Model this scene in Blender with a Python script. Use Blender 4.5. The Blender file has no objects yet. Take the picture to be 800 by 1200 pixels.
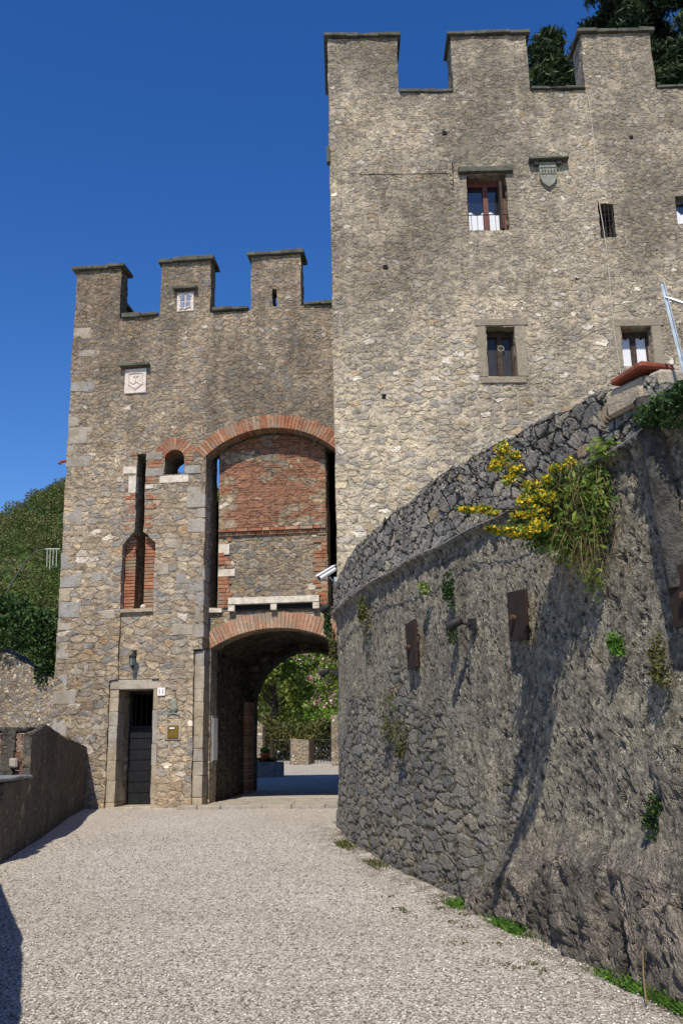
import bpy, bmesh, math, random
import numpy as np
from math import sin, cos, tan, pi, radians, sqrt, atan2
from mathutils import Vector, Matrix, noise, geometry

random.seed(7); RNG = np.random.default_rng(7)
S = bpy.context.scene; C = S.collection

# ------------------------------------------------------------------ camera
PIT, ROLL = radians(13.9), radians(1.1)
fw = Vector((0, cos(PIT), sin(PIT))); rt = Vector((1, 0, 0)); up = rt.cross(fw)
R_ = rt*cos(ROLL) - up*sin(ROLL); U_ = up*cos(ROLL) + rt*sin(ROLL)
cd = bpy.data.cameras.new('camera'); cam = bpy.data.objects.new('camera', cd); C.objects.link(cam)
cam.matrix_world = Matrix(((R_.x, U_.x, -fw.x, 0), (R_.y, U_.y, -fw.y, 0), (R_.z, U_.z, -fw.z, 1.6), (0, 0, 0, 1)))
cd.sensor_width = 36; cd.sensor_fit = 'AUTO'; cd.lens = 1090/1200*36
cd.clip_start = 0.05; cd.clip_end = 5000
S.camera = cam
# ------------------------------------------------------------------ sky + sun
SUN_EL, SUN_AZ = radians(51), radians(10)      # sun stands behind the camera, 10 deg to its left
sdir = Vector((-sin(SUN_AZ)*cos(SUN_EL), -cos(SUN_AZ)*cos(SUN_EL), sin(SUN_EL)))
W = bpy.data.worlds.new('World'); S.world = W; W.use_nodes = True
wn = W.node_tree; bg = wn.nodes['Background']
sky = wn.nodes.new('ShaderNodeTexSky'); sky.sky_type = 'NISHITA'; sky.sun_disc = False
sky.sun_elevation = SUN_EL; sky.sun_rotation = atan2(sdir.x, sdir.y); sky.altitude = 400
sky.air_density = 1.0; sky.dust_density = 0.35; sky.ozone_density = 3.0
hs = wn.nodes.new('ShaderNodeHueSaturation'); hs.inputs['Hue'].default_value = .513; hs.inputs['Saturation'].default_value = 1.33
hs.inputs['Value'].default_value = 1.62
wn.links.new(sky.outputs[0], hs.inputs['Color']); wn.links.new(hs.outputs[0], bg.inputs[0])
bg.inputs[1].default_value = 0.085
sl = bpy.data.lights.new('sun', 'SUN'); sl.energy = 4.7; sl.angle = radians(0.55); sl.color = (1, .91, .77)
so = bpy.data.objects.new('sun', sl); C.objects.link(so)
so.rotation_euler = (-sdir).to_track_quat('-Z', 'Y').to_euler()
S.view_settings.view_transform = 'Standard'; S.view_settings.look = 'None'
S.view_settings.exposure = 0.1; S.view_settings.gamma = 1
S.render.engine = 'CYCLES'; S.cycles.max_bounces = 6

# ------------------------------------------------------------------ node helper
class NT:
    def __init__(s, name):
        s.m = bpy.data.materials.new(name); s.m.use_nodes = True; s.t = s.m.node_tree
        s.b = s.t.nodes['Principled BSDF']; s.b.inputs['Roughness'].default_value = .9
        s.b.inputs['Specular IOR Level'].default_value = .25
        s.out = s.t.nodes['Material Output']
    def n(s, ty, ins=None, **pr):
        nd = s.t.nodes.new('ShaderNode'+ty)
        for k, v in pr.items(): setattr(nd, k, v)
        for k, v in (ins or {}).items():
            i = nd.inputs[k]
            if isinstance(v, bpy.types.NodeSocket): s.t.links.new(v, i)
            else: i.default_value = v
        return nd
    def l(s, a, b): s.t.links.new(a, b)
    def math(s, op, a, b=0., c=0., clamp=False):
        return s.n('Math', {0: a, 1: b, 2: c}, operation=op, use_clamp=clamp).outputs[0]
    def mix(s, f, a, b, mode='MIX'):
        nd = s.n('Mix', data_type='RGBA', blend_type=mode)
        for k, v in ((0, f), (6, a), (7, b)):
            if isinstance(v, bpy.types.NodeSocket): s.l(v, nd.inputs[k])
            elif k == 0: nd.inputs[0].default_value = v
            else: nd.inputs[k].default_value = (*v, 1) if len(v) == 3 else v
        return nd.outputs[2]
    def fmix(s, f, a, b):
        nd = s.n('Mix', {0: f, 2: a, 3: b}, data_type='FLOAT'); return nd.outputs[0]
    def ramp(s, f, stops, interp='LINEAR'):
        nd = s.n('ValToRGB', {0: f}); cr = nd.color_ramp; cr.interpolation = interp
        while len(cr.elements) > 1: cr.elements.remove(cr.elements[-1])
        cr.elements[0].position = stops[0][0]; cr.elements[0].color = (*stops[0][1], 1)
        for p, c in stops[1:]:
            e = cr.elements.new(p); e.color = (*c, 1)
        return nd.outputs[0]
    def step(s, v, lo, hi):
        return s.n('MapRange', {0: v, 1: lo, 2: hi, 3: 0., 4: 1.}, interpolation_type='SMOOTHSTEP').outputs[0]
    def noise(s, vec, scale, detail=3, rough=.55, dist=0.):
        return s.n('TexNoise', {'Vector': vec, 'Scale': scale, 'Detail': detail, 'Roughness': rough, 'Distortion': dist})
    def vor(s, vec, scale=1., feat='F1', rnd=1.):
        return s.n('TexVoronoi', {'Vector': vec, 'Scale': scale, 'Randomness': rnd}, feature=feat)
    def map(s, vec, scale, loc=(0, 0, 0)):
        return s.n('Mapping', {'Vector': vec, 'Scale': scale, 'Location': loc}).outputs[0]
    def obj(s): return s.n('TexCoord').outputs['Object']
    def sep(s, v): return s.n('SeparateXYZ', {0: v}).outputs
    def attr(s, a): return s.n('Attribute', attribute_name=a)
    def col(s, c): s.l(c, s.b.inputs['Base Color'])
    def bump(s, h, dist=.02, strength=1.):
        nd = s.n('Bump', {'Height': h, 'Distance': dist, 'Strength': strength}); s.l(nd.outputs[0], s.b.inputs['Normal'])

def vadd(t, a, b): return t.n('VectorMath', {0: a, 1: b}, operation='ADD').outputs[0]
def vscale(t, a, f): return t.n('VectorMath', {0: a, 3: f}, operation='SCALE').outputs[0]

STONE = [(0, (.20, .205, .21)), (.13, (.30, .25, .18)), (.3, (.24, .235, .22)), (.42, (.38, .32, .23)), (.55, (.27, .23, .18)),
         (.66, (.33, .31, .27)), (.76, (.46, .42, .35)), (.86, (.21, .21, .215)), (.93, (.34, .24, .14)), (.97, (.66, .62, .54))]

def masonry(name, size=(.26, .15), small=(.13, .075), mortar=(.25, .21, .155), palette=STONE, mort_w=.1, cover=.5, tone=1., zlo=None, zhi=None,
            dirt=.5, brick_at=0., streak=1.0, dirtcol=(.075, .066, .052), bumpd=.035, rad=(.5, .75), expose=.8, contrast=1.):
    """random rubble in wide lime mortar: roughly coursed blocks and rounded cobbles, smeared pointing, rain streaks and lichen"""
    t = NT(name); o = t.obj()
    wob = t.noise(o, 2.6, 3); wob2 = t.noise(o, 13., 3, .6)
    def cen(w): return t.n('VectorMath', {0: w.outputs[1], 1: (.5, .5, .5)}, operation='SUBTRACT').outputs[0]
    v = vadd(t, o, vscale(t, cen(wob), .16)); v = vadd(t, v, vscale(t, cen(wob2), .085))
    def layer(sz, off, rnd):
        m = t.map(v, (1/sz[0], 1/sz[0], 1/sz[1]), off)
        f = t.vor(m, 1, 'F1', rnd); e = t.vor(m, 1, 'DISTANCE_TO_EDGE', rnd)
        return t.sep(f.outputs['Color']), e.outputs['Distance'], f.outputs['Distance']
    cA, eA, dA = layer(size, (0, .3, 0), .72); cB, eB, dB = layer(small, (3.3, 1.7, 5.1), .88)
    n1 = t.noise(o, 1.3, 4, .6).outputs[0]
    sel = t.step(n1, .47, .52)
    if zlo is not None:      # bigger blocks low, small cobbles high
        zf = t.step(t.sep(o)[2], zlo, zhi)
        sel = t.math('ADD', t.math('MULTIPLY_ADD', n1, 1.5, -.85), zf, clamp=True); sel = t.step(sel, .40, .5)
    key = t.fmix(sel, cA[0], cB[0]); e = t.fmix(sel, eA, eB); key2 = t.fmix(sel, cA[1], cB[1]); key3 = t.fmix(sel, cA[2], cB[2])
    dd = t.fmix(sel, t.math('MULTIPLY', dA, .85), dB)
    med = t.noise(o, 9., 5, .65).outputs[0]; fine = t.noise(o, 40., 4, .75).outputs[0]; mid = t.noise(o, 4.2, 5, .65).outputs[0]
    r = t.math('MULTIPLY_ADD', key2, rad[1]-rad[0], rad[0]); r = t.math('SUBTRACT', r, t.math('MULTIPLY', t.step(mid, .45, .7), cover*.3))
    ro = t.math('SUBTRACT', r, t.math('ADD', dd, t.math('MULTIPLY_ADD', med, .3, -.15)))
    m_r = t.step(ro, -.12, .13)
    m_e = t.n('MapRange', {0: e, 1: mort_w*.3, 2: mort_w*1.1, 3: 0., 4: 1.}, interpolation_type='SMOOTHSTEP').outputs[0]
    m_st = t.math('MULTIPLY', m_r, m_e)
    # small pinning stones set in the wide joints between the larger ones
    cC, eC, dC = layer((small[0]*.55, small[1]*.62), (7.7, 4.2, 1.3), .95)
    m_c = t.math('MULTIPLY', t.step(t.math('SUBTRACT', t.math('MULTIPLY_ADD', cC[1], .55, .0), t.math('ADD', dC, t.math('MULTIPLY_ADD', med, .3, -.15))), -.05, .05), t.math('SUBTRACT', 1., m_st))
    key = t.fmix(m_c, key, cC[0]); key3 = t.fmix(m_c, key3, cC[2]); m_st = t.math('MAXIMUM', m_st, t.math('MULTIPLY', m_c, .85))
    stone = t.ramp(key, palette, 'CONSTANT')
    stone = t.mix(.8, stone, t.ramp(key3, [(0, (.72, .72, .74)), (.5, (1, 1, 1)), (1, (1.3, 1.27, 1.2))]), 'MULTIPLY')
    stone = t.mix(.8, stone, t.ramp(med, [(.25, (.6, .6, .62)), (.5, (1, 1, 1)), (.75, (1.35, 1.3, 1.22))]), 'MULTIPLY')
    mort = t.mix(1., mortar, t.ramp(mid, [(.3, (.66, .66, .68)), (.5, (1., 1., 1.)), (.7, (1.28, 1.25, 1.18))]), 'MULTIPLY')
    # thin wash of mortar left on most stones
    wash = t.math('MULTIPLY', t.step(t.noise(o, 6.5, 4, .65).outputs[0], .38, .66), 1-expose)
    c = t.mix(t.math('MULTIPLY', m_st, t.math('SUBTRACT', 1., wash)), mort, stone)
    k_ = .8*contrast
    c = t.mix(k_, c, t.ramp(fine, [(.2, (.5, .5, .51)), (.5, (1, 1, 1)), (.85, (1.5, 1.47, 1.4))]), 'MULTIPLY')
    hz_ = t.noise(t.map(v, (1, 1, 2.1), (3, 3, 8)), 8., 6, .72).outputs[0]
    c = t.mix(k_, c, t.ramp(hz_, [(.30, (.48, .46, .44)), (.47, (.95, .94, .93)), (.56, (1.12, 1.10, 1.06)), (.72, (1.6, 1.56, 1.48))]), 'MULTIPLY')
    c = t.mix(k_*.8, c, t.ramp(t.noise(o, 15., 3, .6).outputs[0], [(.3, (.6, .6, .6)), (.5, (1, 1, 1)), (.72, (1.3, 1.28, 1.24))]), 'MULTIPLY')
    # open joints, dark where the pointing has fallen out, mostly under the stones
    gap = t.math('MULTIPLY', t.math('SUBTRACT', 1., t.step(t.math('ABSOLUTE', ro), .0, .05)), t.step(t.noise(t.map(o, (.8, .8, 1.6), (2, 7, 1)), 7., 3, .6).outputs[0], .50, .60))
    pit = t.math('MAXIMUM', gap, t.math('MULTIPLY', t.math('LESS_THAN', e, .03), t.step(t.noise(o, 6., 3).outputs[0], .56, .66)))
    c = t.mix(t.math('MULTIPLY', pit, .42), c, (.07, .056, .04))
    if brick_at:             # patches of re-used brick
        bt = t.n('TexBrick', {'Vector': t.n('CombineXYZ', {0: t.sep(vadd(t, o, vscale(t, cen(wob2), .035)))[0], 1: t.math('ADD', t.sep(o)[2], t.math('MULTIPLY', t.math('SUBTRACT', mid, .5), .05))}).outputs[0], 'Color1': (.37, .155, .08, 1), 'Color2': (.25, .10, .055, 1),
                 'Mortar': (.30, .22, .15, 1), 'Scale': 1., 'Mortar Size': .010, 'Mortar Smooth': .6, 'Brick Width': .23, 'Row Height': .052})
        bc = t.mix(.9, bt.outputs[0], t.ramp(med, [(.25, (.6, .6, .62)), (.5, (1, 1, 1)), (.75, (1.4, 1.4, 1.35))]), 'MULTIPLY')
        bc = t.mix(.7, bc, t.ramp(fine, [(.2, (.6, .6, .6)), (.8, (1.4, 1.4, 1.4))]), 'MULTIPLY')
        bm_ = t.step(t.noise(t.map(o, (1, 1, 2.2), (4, 0, 2)), 1.3, 4, .6).outputs[0], .62-brick_at, .645-brick_at)
        c = t.mix(bm_, c, bc)
    st = t.noise(t.map(o, (2.6, 2.6, .28), (1, 2, 3)), 1., 5, .65).outputs[0]
    pa = t.noise(t.map(o, (.7, .7, .7), (9, 2, 3)), 1., 6, .66).outputs[0]
    d = t.step(t.math('ADD', t.math('MULTIPLY', st, .5*streak), t.math('MULTIPLY', pa, 1-.5*streak)), .42, .62)
    if zlo is not None: d = t.math('MULTIPLY', t.math('ADD', d, t.math('MULTIPLY', zf, .4), clamp=True), t.math('MULTIPLY_ADD', zf, .85, .15))
    c = t.mix(t.math('MULTIPLY', d, dirt), c, t.mix(.62, c, dirtcol))
    zone = t.noise(t.map(o, (1, 1, .8), (6, 3, 9)), .42, 5, .62).outputs[0]
    c = t.mix(.85, c, t.ramp(zone, [(.34, (.68, .66, .64)), (.5, (1, 1, 1)), (.64, (1.24, 1.22, 1.18))]), 'MULTIPLY')
    li = t.math('MULTIPLY', t.step(t.noise(o, 22., 3, .7).outputs[0], .61, .67), .35)
    c = t.mix(li, c, (.36, .355, .32))
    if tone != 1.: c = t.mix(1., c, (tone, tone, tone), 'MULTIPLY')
    t.col(c)
    hgt = t.math('ADD', t.math('MULTIPLY', m_st, t.math('MULTIPLY_ADD', key2, .5, .5)), t.math('MULTIPLY', med, .8))
    hgt = t.math('ADD', hgt, t.math('MULTIPLY', fine, .4)); hgt = t.math('ADD', hgt, t.math('MULTIPLY', hz_, 1.1)); hgt = t.math('SUBTRACT', hgt, t.math('MULTIPLY', pit, 1.))
    t.bump(hgt, bumpd, 1.); return t.m

def simple(name, c, rough=.85, var=.25, scale=8., bump=.004, metal=0., spec=.25, c2=None, rnd=0.):
    t = NT(name); o = t.obj(); n = t.noise(o, scale, 5, .65).outputs[0]
    c2 = c2 or tuple(x*(1-var) for x in c); hi = tuple(min(1, x*(1+var)) for x in c)
    cc = t.ramp(n, [(.3, c2), (.62, hi)])
    if rnd:
        a = t.attr('rnd').outputs['Fac']
        cc = t.mix(1., cc, t.ramp(a, [(0, (1-rnd,)*3), (1, (1+rnd,)*3)]), 'MULTIPLY')
    t.col(cc); t.b.inputs['Roughness'].default_value = rough; t.b.inputs['Metallic'].default_value = metal
    t.b.inputs['Specular IOR Level'].default_value = spec
    if bump: t.bump(t.noise(o, scale*4, 4, .7).outputs[0], bump)
    return t.m

def stonework(name, stops, grime=.5):
    """separate laid pieces (bricks, jamb stones): colour by piece from attribute rnd"""
    t = NT(name); o = t.obj(); a = t.attr('rnd').outputs['Fac']
    c = t.ramp(a, stops)
    f = t.noise(o, 30., 4, .7).outputs[0]; m = t.noise(o, 7., 5, .65).outputs[0]
    c = t.mix(.8, c, t.ramp(m, [(.28, (.62, .62, .64)), (.5, (1, 1, 1)), (.72, (1.3, 1.26, 1.18))]), 'MULTIPLY')
    c = t.mix(.8, c, t.ramp(f, [(.25, (.6, .6, .6)), (.55, (1, 1, 1)), (.85, (1.4, 1.36, 1.3))]), 'MULTIPLY')
    c = t.mix(t.math('MULTIPLY', t.step(t.noise(o, 3.5, 5, .7).outputs[0], .45, .62), grime), c, (.24, .2, .145))
    t.col(c); t.bump(t.math('ADD', f, m), .014); return t.m

M = {}
M['gate'] = masonry('gate_rubble', (.25, .12), (.14, .075), (.40, .33, .24), mort_w=.10, cover=.8, zlo=5.0, zhi=8.2, dirt=.85, rad=(.42, .85), expose=.6,
    palette=[(0, (.27, .265, .255)), (.12, (.40, .32, .22)), (.3, (.33, .30, .255)), (.44, (.44, .36, .26)), (.56, (.31, .24, .17)), (.68, (.25, .255, .25)), (.76, (.48, .41, .31)), (.86, (.39, .34, .27)), (.93, (.40, .27, .15)), (.965, (.68, .63, .54))])
M['panel'] = masonry('panel_rubble', (.22, .11), (.14, .075), (.44, .36, .25), mort_w=.1, cover=.45, dirt=.15, rad=(.5, .8), expose=.65)
M['brickwall'] = masonry('panel_brickwork', (.24, .12), (.2, .1), (.30, .23, .155), mort_w=.1, cover=.35, dirt=.3, brick_at=.17, rad=(.5, .8),
    palette=[(0, (.38, .31, .22)), (.4, (.3, .28, .25)), (.6, (.42, .35, .26)), (.9, (.5, .46, .4))])
M['inner'] = masonry('passage_rubble_shaded', (.3, .2), (.2, .11), (.12, .1, .075), tone=.38)  # tone lowered so the stone colour itself carries the passage's deep shade
M['keep'] = masonry('keep_rubble', (.25, .125), (.135, .075), (.50, .44, .335), mort_w=.1, cover=1.0, zlo=5., zhi=13.5, dirt=1., streak=.6, tone=1.06, rad=(.25, .72), expose=.6, dirtcol=(.10, .092, .076),
    palette=[(0, (.40, .37, .31)), (.2, (.46, .40, .29)), (.38, (.35, .32, .26)), (.52, (.50, .45, .35)), (.66, (.38, .37, .34)), (.76, (.27, .26, .245)), (.85, (.46, .35, .21)), (.91, (.76, .72, .63))])
M['backwall'] = masonry('pale_rubble', (.2, .1), (.13, .06), (.30, .25, .18), mort_w=.1, cover=.2, dirt=.1, bumpd=.05, rad=(.55, .8), tone=1.25)
M['parapet'] = masonry('cement_faced_rubble', (.3, .2), (.15, .1), (.17, .155, .13), cover=1.2, tone=.7, dirt=.9, rad=(.0, .45), expose=.4)
M['brick'] = stonework('old_brick', [(0, (.26, .10, .055)), (.3, (.37, .155, .08)), (.6, (.31, .125, .068)), (.8, (.43, .22, .13)), (.93, (.40, .29, .19)), (1, (.2, .08, .05))], .8)
M['ashlar'] = stonework('jamb_stone', [(0, (.40, .33, .235)), (.3, (.45, .375, .27)), (.55, (.38, .345, .285)), (.8, (.5, .43, .32)), (1, (.34, .32, .285))], .75)
M['quoin'] = stonework('corner_stone', [(0, (.31, .30, .28)), (.3, (.37, .34, .285)), (.5, (.29, .285, .27)), (.75, (.42, .36, .27)), (.9, (.34, .32, .28)), (1, (.43, .35, .23))], .9)
M['pink'] = stonework('pale_brick', [(0, (.40, .2, .12)), (.4, (.48, .27, .17)), (.7, (.46, .33, .23)), (1, (.36, .16, .09))], .8)
M['flag'] = stonework('flagstone', [(0, (.36, .33, .28)), (.5, (.42, .38, .31)), (1, (.33, .31, .27))])
M['slate'] = simple('slate', (.075, .078, .06), .8, .45, 6., .01)
M['white'] = simple('white_stone', (.52, .47, .39), .8, .3, 10., .006)
M['marble'] = simple('carved_marble', (.60, .53, .46), .8, .16, 14., .012)
M['shield'] = simple('grey_shield_stone', (.22, .23, .19), .85, .25, 12., .008)
M['blackwood'] = simple('black_painted_wood', (.012, .013, .016), .5, .3, 10., .002)
M['darkwood'] = simple('dark_wood', (.05, .035, .025), .8, .4, 9., .004)
M['redwood'] = simple('red_brown_paint', (.13, .045, .035), .6, .25, 9., .002)
M['iron'] = simple('dark_iron', (.02, .02, .02), .55, .3, 30., .001)
M['rust'] = simple('rusted_steel', (.026, .016, .012), .85, .5, 14., .004, c2=(.022, .014, .011))
M['rustbolt'] = simple('rusted_bolt', (.07, .042, .03), .9, .4, 20., .002)
M['zinc'] = simple('galvanised_steel', (.38, .45, .5), .45, .2, 20., .001, metal=.4, spec=.5)
M['cctv'] = simple('white_enamel', (.8, .8, .78), .4, .03, 5., 0)
M['brass'] = simple('brass', (.25, .15, .03), .35, .25, 12., .002, metal=.6)
M['curtain'] = simple('white_curtain', (.7, .73, .8), .9, .04, 12., .004)
M['dark'] = simple('painted_hole_shade', (.01, .01, .01), .9, .1, 3., 0)  # near-black colour standing in for shade inside slots and holes
M['terracotta'] = simple('terracotta', (.62, .17, .05), .8, .15, 8., .002)
M['redtile'] = simple('red_clay_tile', (.21, .06, .035), .9, .35, 7., .01)
M['red'] = simple('red_enamel', (.45, .03, .03), .5, .05, 5., 0)
M['cablegrey'] = simple('grey_cable', (.30, .29, .27), .6, .1, 5., 0)
M['wirepale'] = simple('pale_wire', (.45, .42, .36), .6, .1, 5., 0)
M['bark'] = simple('bark', (.08, .06, .045), .95, .4, 12., .02)
M['cement'] = simple('cement_strip', (.10, .096, .086), .95, .65, 9., .08)
M['slabtop'] = simple('grey_coping_stone', (.17, .18, .18), .9, .35, 4., .012)
M['bluegrey'] = simple('blue_grey_plaque', (.16, .2, .3), .8, .25, 10., .004)
def glassmat(name, c, rough=.04):
    t = NT(name); t.b.inputs['Base Color'].default_value = (*c, 1); t.b.inputs['Roughness'].default_value = rough
    t.b.inputs['Specular IOR Level'].default_value = 1.; t.b.inputs['Coat Weight'].default_value = .35; t.b.inputs['Coat Roughness'].default_value = .03; return t.m
M['glass'] = glassmat('window_pane', (.015, .02, .03))
def leafmat(name, stops, trans=.25):
    t = NT(name); a = t.attr('rnd').outputs['Fac']; c = t.ramp(a, stops); t.col(c)
    t.b.inputs['Roughness'].default_value = .6
    tr = t.n('BsdfTranslucent', {'Color': c}); mx = t.n('MixShader', {0: trans, 1: t.b.outputs[0], 2: tr.outputs[0]})
    t.l(mx.outputs[0], t.out.inputs['Surface']); return t.m
M['leaf'] = leafmat('spring_leaves', [(0, (.07, .14, .015)), (.5, (.13, .25, .025)), (1, (.22, .34, .05))])
M['leafolive'] = leafmat('olive_leaves', [(0, (.11, .16, .025)), (.5, (.19, .26, .045)), (1, (.28, .35, .08))])
M['ivy'] = leafmat('ivy_leaves', [(0, (.012, .03, .008)), (.6, (.03, .07, .015)), (1, (.06, .12, .03))], .12)
M['conifer'] = leafmat('conifer_needles', [(0, (.015, .032, .014)), (.5, (.04, .07, .025)), (1, (.12, .15, .05))], .1)
M['bushleaf'] = leafmat('bush_leaves', [(0, (.05, .10, .02)), (.5, (.12, .20, .035)), (1, (.26, .34, .06))])
M['yellow'] = leafmat('yellow_flowers', [(0, (.55, .36, .01)), (.5, (.8, .58, .02)), (1, (.85, .7, .06))], .3)
M['pinkflower'] = leafmat('pink_flowers', [(0, (.5, .18, .25)), (.5, (.75, .42, .47)), (1, (.88, .7, .72))], .3)
M['dry'] = leafmat('dry_grass', [(0, (.12, .085, .04)), (.5, (.22, .16, .08)), (1, (.32, .25, .13))], .2)
M['grass'] = leafmat('grass_blades', [(0, (.04, .10, .012)), (.5, (.08, .19, .02)), (1, (.14, .28, .04))], .25)
M['moss'] = leafmat('moss_leaves', [(0, (.045, .055, .015)), (.5, (.085, .095, .025)), (1, (.15, .135, .045))], .1)
M['wood'] = leafmat('woodland', [(0, (.05, .075, .02)), (.35, (.075, .12, .022)), (.6, (.11, .15, .03)), (.8, (.13, .12, .05)), (1, (.2, .19, .08))], .2)

# gravel
t = NT('gravel'); o = t.obj()
g1 = t.vor(o, 82., 'F1'); g2 = t.vor(t.map(o, (1, 1, 1), (3, 4, 5)), 50., 'F1')
k = t.sep(g1.outputs['Color'])[0]; k2 = t.sep(g2.outputs['Color'])[1]
c = t.ramp(k, [(0, (.14, .125, .108)), (.2, (.30, .276, .245)), (.5, (.40, .378, .342)), (.8, (.50, .478, .44)), (1, (.74, .72, .68))])
c = t.mix(t.step(k2, .8, .84), c, t.ramp(k, [(0, (.12, .11, .1)), (1, (.82, .8, .77))]))
big = t.noise(o, .55, 4, .6).outputs[0]; md = t.noise(o, 6., 4, .7).outputs[0]
c = t.mix(.9, c, t.ramp(big, [(.32, (.90, .885, .86)), (.68, (1.06, 1.06, 1.06))]), 'MULTIPLY')
c = t.mix(.8, c, t.ramp(md, [(.3, (.93, .925, .92)), (.7, (1.06, 1.06, 1.06))]), 'MULTIPLY')
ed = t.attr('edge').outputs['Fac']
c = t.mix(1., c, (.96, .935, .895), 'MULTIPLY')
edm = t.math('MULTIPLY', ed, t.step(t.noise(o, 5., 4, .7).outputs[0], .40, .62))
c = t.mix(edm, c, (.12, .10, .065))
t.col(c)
h = t.math('ADD', t.math('SUBTRACT', 1., g1.outputs['Distance']), t.math('MULTIPLY', t.math('SUBTRACT', 1., g2.outputs['Distance']), .9))
t.bump(t.math('ADD', h, t.math('MULTIPLY', md, .6)), .006, .8); M['gravel'] = t.m

# bastion wall: render over rubble, true displacement
t = NT('bastion_stone'); o = t.obj()
upm = t.attr('upper').outputs['Fac']; crs = t.attr('coursed').outputs['Fac']; rock = t.attr('rock').outputs['Fac']
wob = t.noise(o, 4., 3)
v = vadd(t, o, vscale(t, t.n('VectorMath', {0: wob.outputs[1], 1: (.5, .5, .5)}, operation='SUBTRACT').outputs[0], .16))
def cell(sx, sz, off):
    m = t.map(v, (1/sx, 1/sx, 1/sz), off)
    f = t.vor(m, 1, 'F1', .95); e = t.vor(m, 1, 'DISTANCE_TO_EDGE', .95); return t.sep(f.outputs['Color']), e.outputs['Distance']
cu, eu = cell(.23, .115, (0, 0, 0)); cc_, ec = cell(.27, .092, (2, 5, 1)); ck, ek = cell(.13, .065, (7, 5, 3))
sel = t.step(t.noise(o, 1.7).outputs[0], .5, .56)
eu = t.fmix(sel, eu, ek); ku = t.fmix(sel, cu[0], ck[0]); ku2 = t.fmix(sel, cu[1], ck[1])
su = t.step(eu, .015, .09); sc = t.step(t.math('ADD', ec, t.math('MULTIPLY', t.math('SUBTRACT', t.noise(o, 9., 4, .7).outputs[0], .5), .25)), .0, .14)
fine = t.noise(o, 46., 5, .75).outputs[0]; med = t.noise(o, 11., 5, .7).outputs[0]; big = t.noise(o, 1.1, 5, .6).outputs[0]
aggr = t.vor(o, 30., 'F1').outputs['Distance']
ridg = t.noise(t.map(o, (1, 1, .7)), 3.3, 6, .65, .6).outputs[0]
rend = t.ramp(med, [(.28, (.055, .055, .051)), (.5, (.16, .152, .134)), (.72, (.31, .295, .255))])
rend = t.mix(1., rend, (1.38, 1.33, 1.2), 'MULTIPLY')
rend = t.mix(.9, rend, t.ramp(big, [(.3, (.62, .62, .64)), (.5, (.95, .95, .93)), (.7, (1.4, 1.36, 1.26))]), 'MULTIPLY')
peb = t.math('MULTIPLY', t.step(t.noise(o, 30., 3, .75).outputs[0], .55, .66), .75)
rend = t.mix(peb, rend, (.42, .40, .35))
rend = t.mix(t.math('MULTIPLY', t.step(t.noise(t.map(o, (1, 1, 1), (5, 5, 1)), 19., 4, .75).outputs[0], .54, .62), .8), rend, (.035, .034, .03))
ust = t.mix(su, (.03, .029, .025), t.ramp(ku, [(0, (.18, .178, .17)), (.25, (.22, .213, .195)), (.5, (.29, .275, .245)), (.7, (.20, .19, .17)), (.86, (.33, .30, .245)), (.95, (.31, .25, .17)), (1, (.36, .34, .3))], 'CONSTANT'))
cst = t.mix(sc, (.12, .105, .07), t.ramp(cc_[0], [(0, (.18, .176, .155)), (.3, (.23, .222, .195)), (.6, (.17, .17, .16)), (.85, (.26, .235, .185)), (1, (.2, .16, .1))], 'CONSTANT'))
rk = t.ramp(ridg, [(.3, (.065, .058, .05)), (.48, (.15, .137, .115)), (.58, (.24, .21, .172)), (.72, (.31, .24, .185))])
c = t.mix(crs, rend, cst); c = t.mix(rock, c, rk); c = t.mix(upm, c, t.mix(.8, ust, t.ramp(med, [(.3, (.6, .6, .6)), (.5, (1.05, 1.03, 1.)), (.7, (1.6, 1.55, 1.42))]), 'MULTIPLY'))
c = t.mix(.85, c, t.ramp(fine, [(.25, (.5, .5, .5)), (.5, (1, 1, 1)), (.8, (1.6, 1.58, 1.5))]), 'MULTIPLY')
# moss and rust stains with shapes of their own
mo = t.math('MULTIPLY', t.step(t.noise(t.map(o, (1.3, 1.3, .8), (4, 4, 4)), 1.6, 5, .65).outputs[0], .56, .68), t.step(t.noise(o, 16., 3).outputs[0], .42, .6))
c = t.mix(t.math('MULTIPLY', mo, .7), c, (.055, .055, .018))
ru = t.step(t.noise(t.map(o, (1, 1, .8), (8, 1, 2)), 3.1, 4, .6).outputs[0], .67, .74)
c = t.mix(t.math('MULTIPLY', ru, .4), c, (.2, .11, .05))
stn = t.step(t.noise(t.map(o, (3, 3, .35), (1, 8, 2)), 1.4, 5, .6).outputs[0], .50, .66)
c = t.mix(t.math('MULTIPLY', stn, .5), c, t.mix(.6, c, (.02, .02, .02)))
t.col(c)
hr = t.math('ADD', t.math('MULTIPLY', t.math('MULTIPLY', med, t.math('MULTIPLY_ADD', t.math('MAXIMUM', upm, crs), -.6, 1.)), .06), t.math('MULTIPLY', big, .05))
hr = t.math('SUBTRACT', hr, t.math('MULTIPLY', t.step(t.noise(o, 4.6, 5, .75).outputs[0], .55, .68), .03))
hr = t.math('SUBTRACT', hr, t.math('MULTIPLY', t.step(t.noise(t.map(o, (1, 1, 1), (5, 5, 1)), 19., 4, .75).outputs[0], .54, .62), .012))
hu = t.math('MULTIPLY', su, t.math('MULTIPLY_ADD', ku2, .018, .016)); hc = t.math('MULTIPLY', sc, t.math('MULTIPLY_ADD', cc_[1], .014, .014))
hh = t.math('ADD', hr, t.math('MULTIPLY', upm, hu)); hh = t.math('ADD', hh, t.math('MULTIPLY', crs, hc))
hh = t.math('ADD', hh, t.math('MULTIPLY', rock, t.math('MULTIPLY', ridg, .26)))
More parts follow.
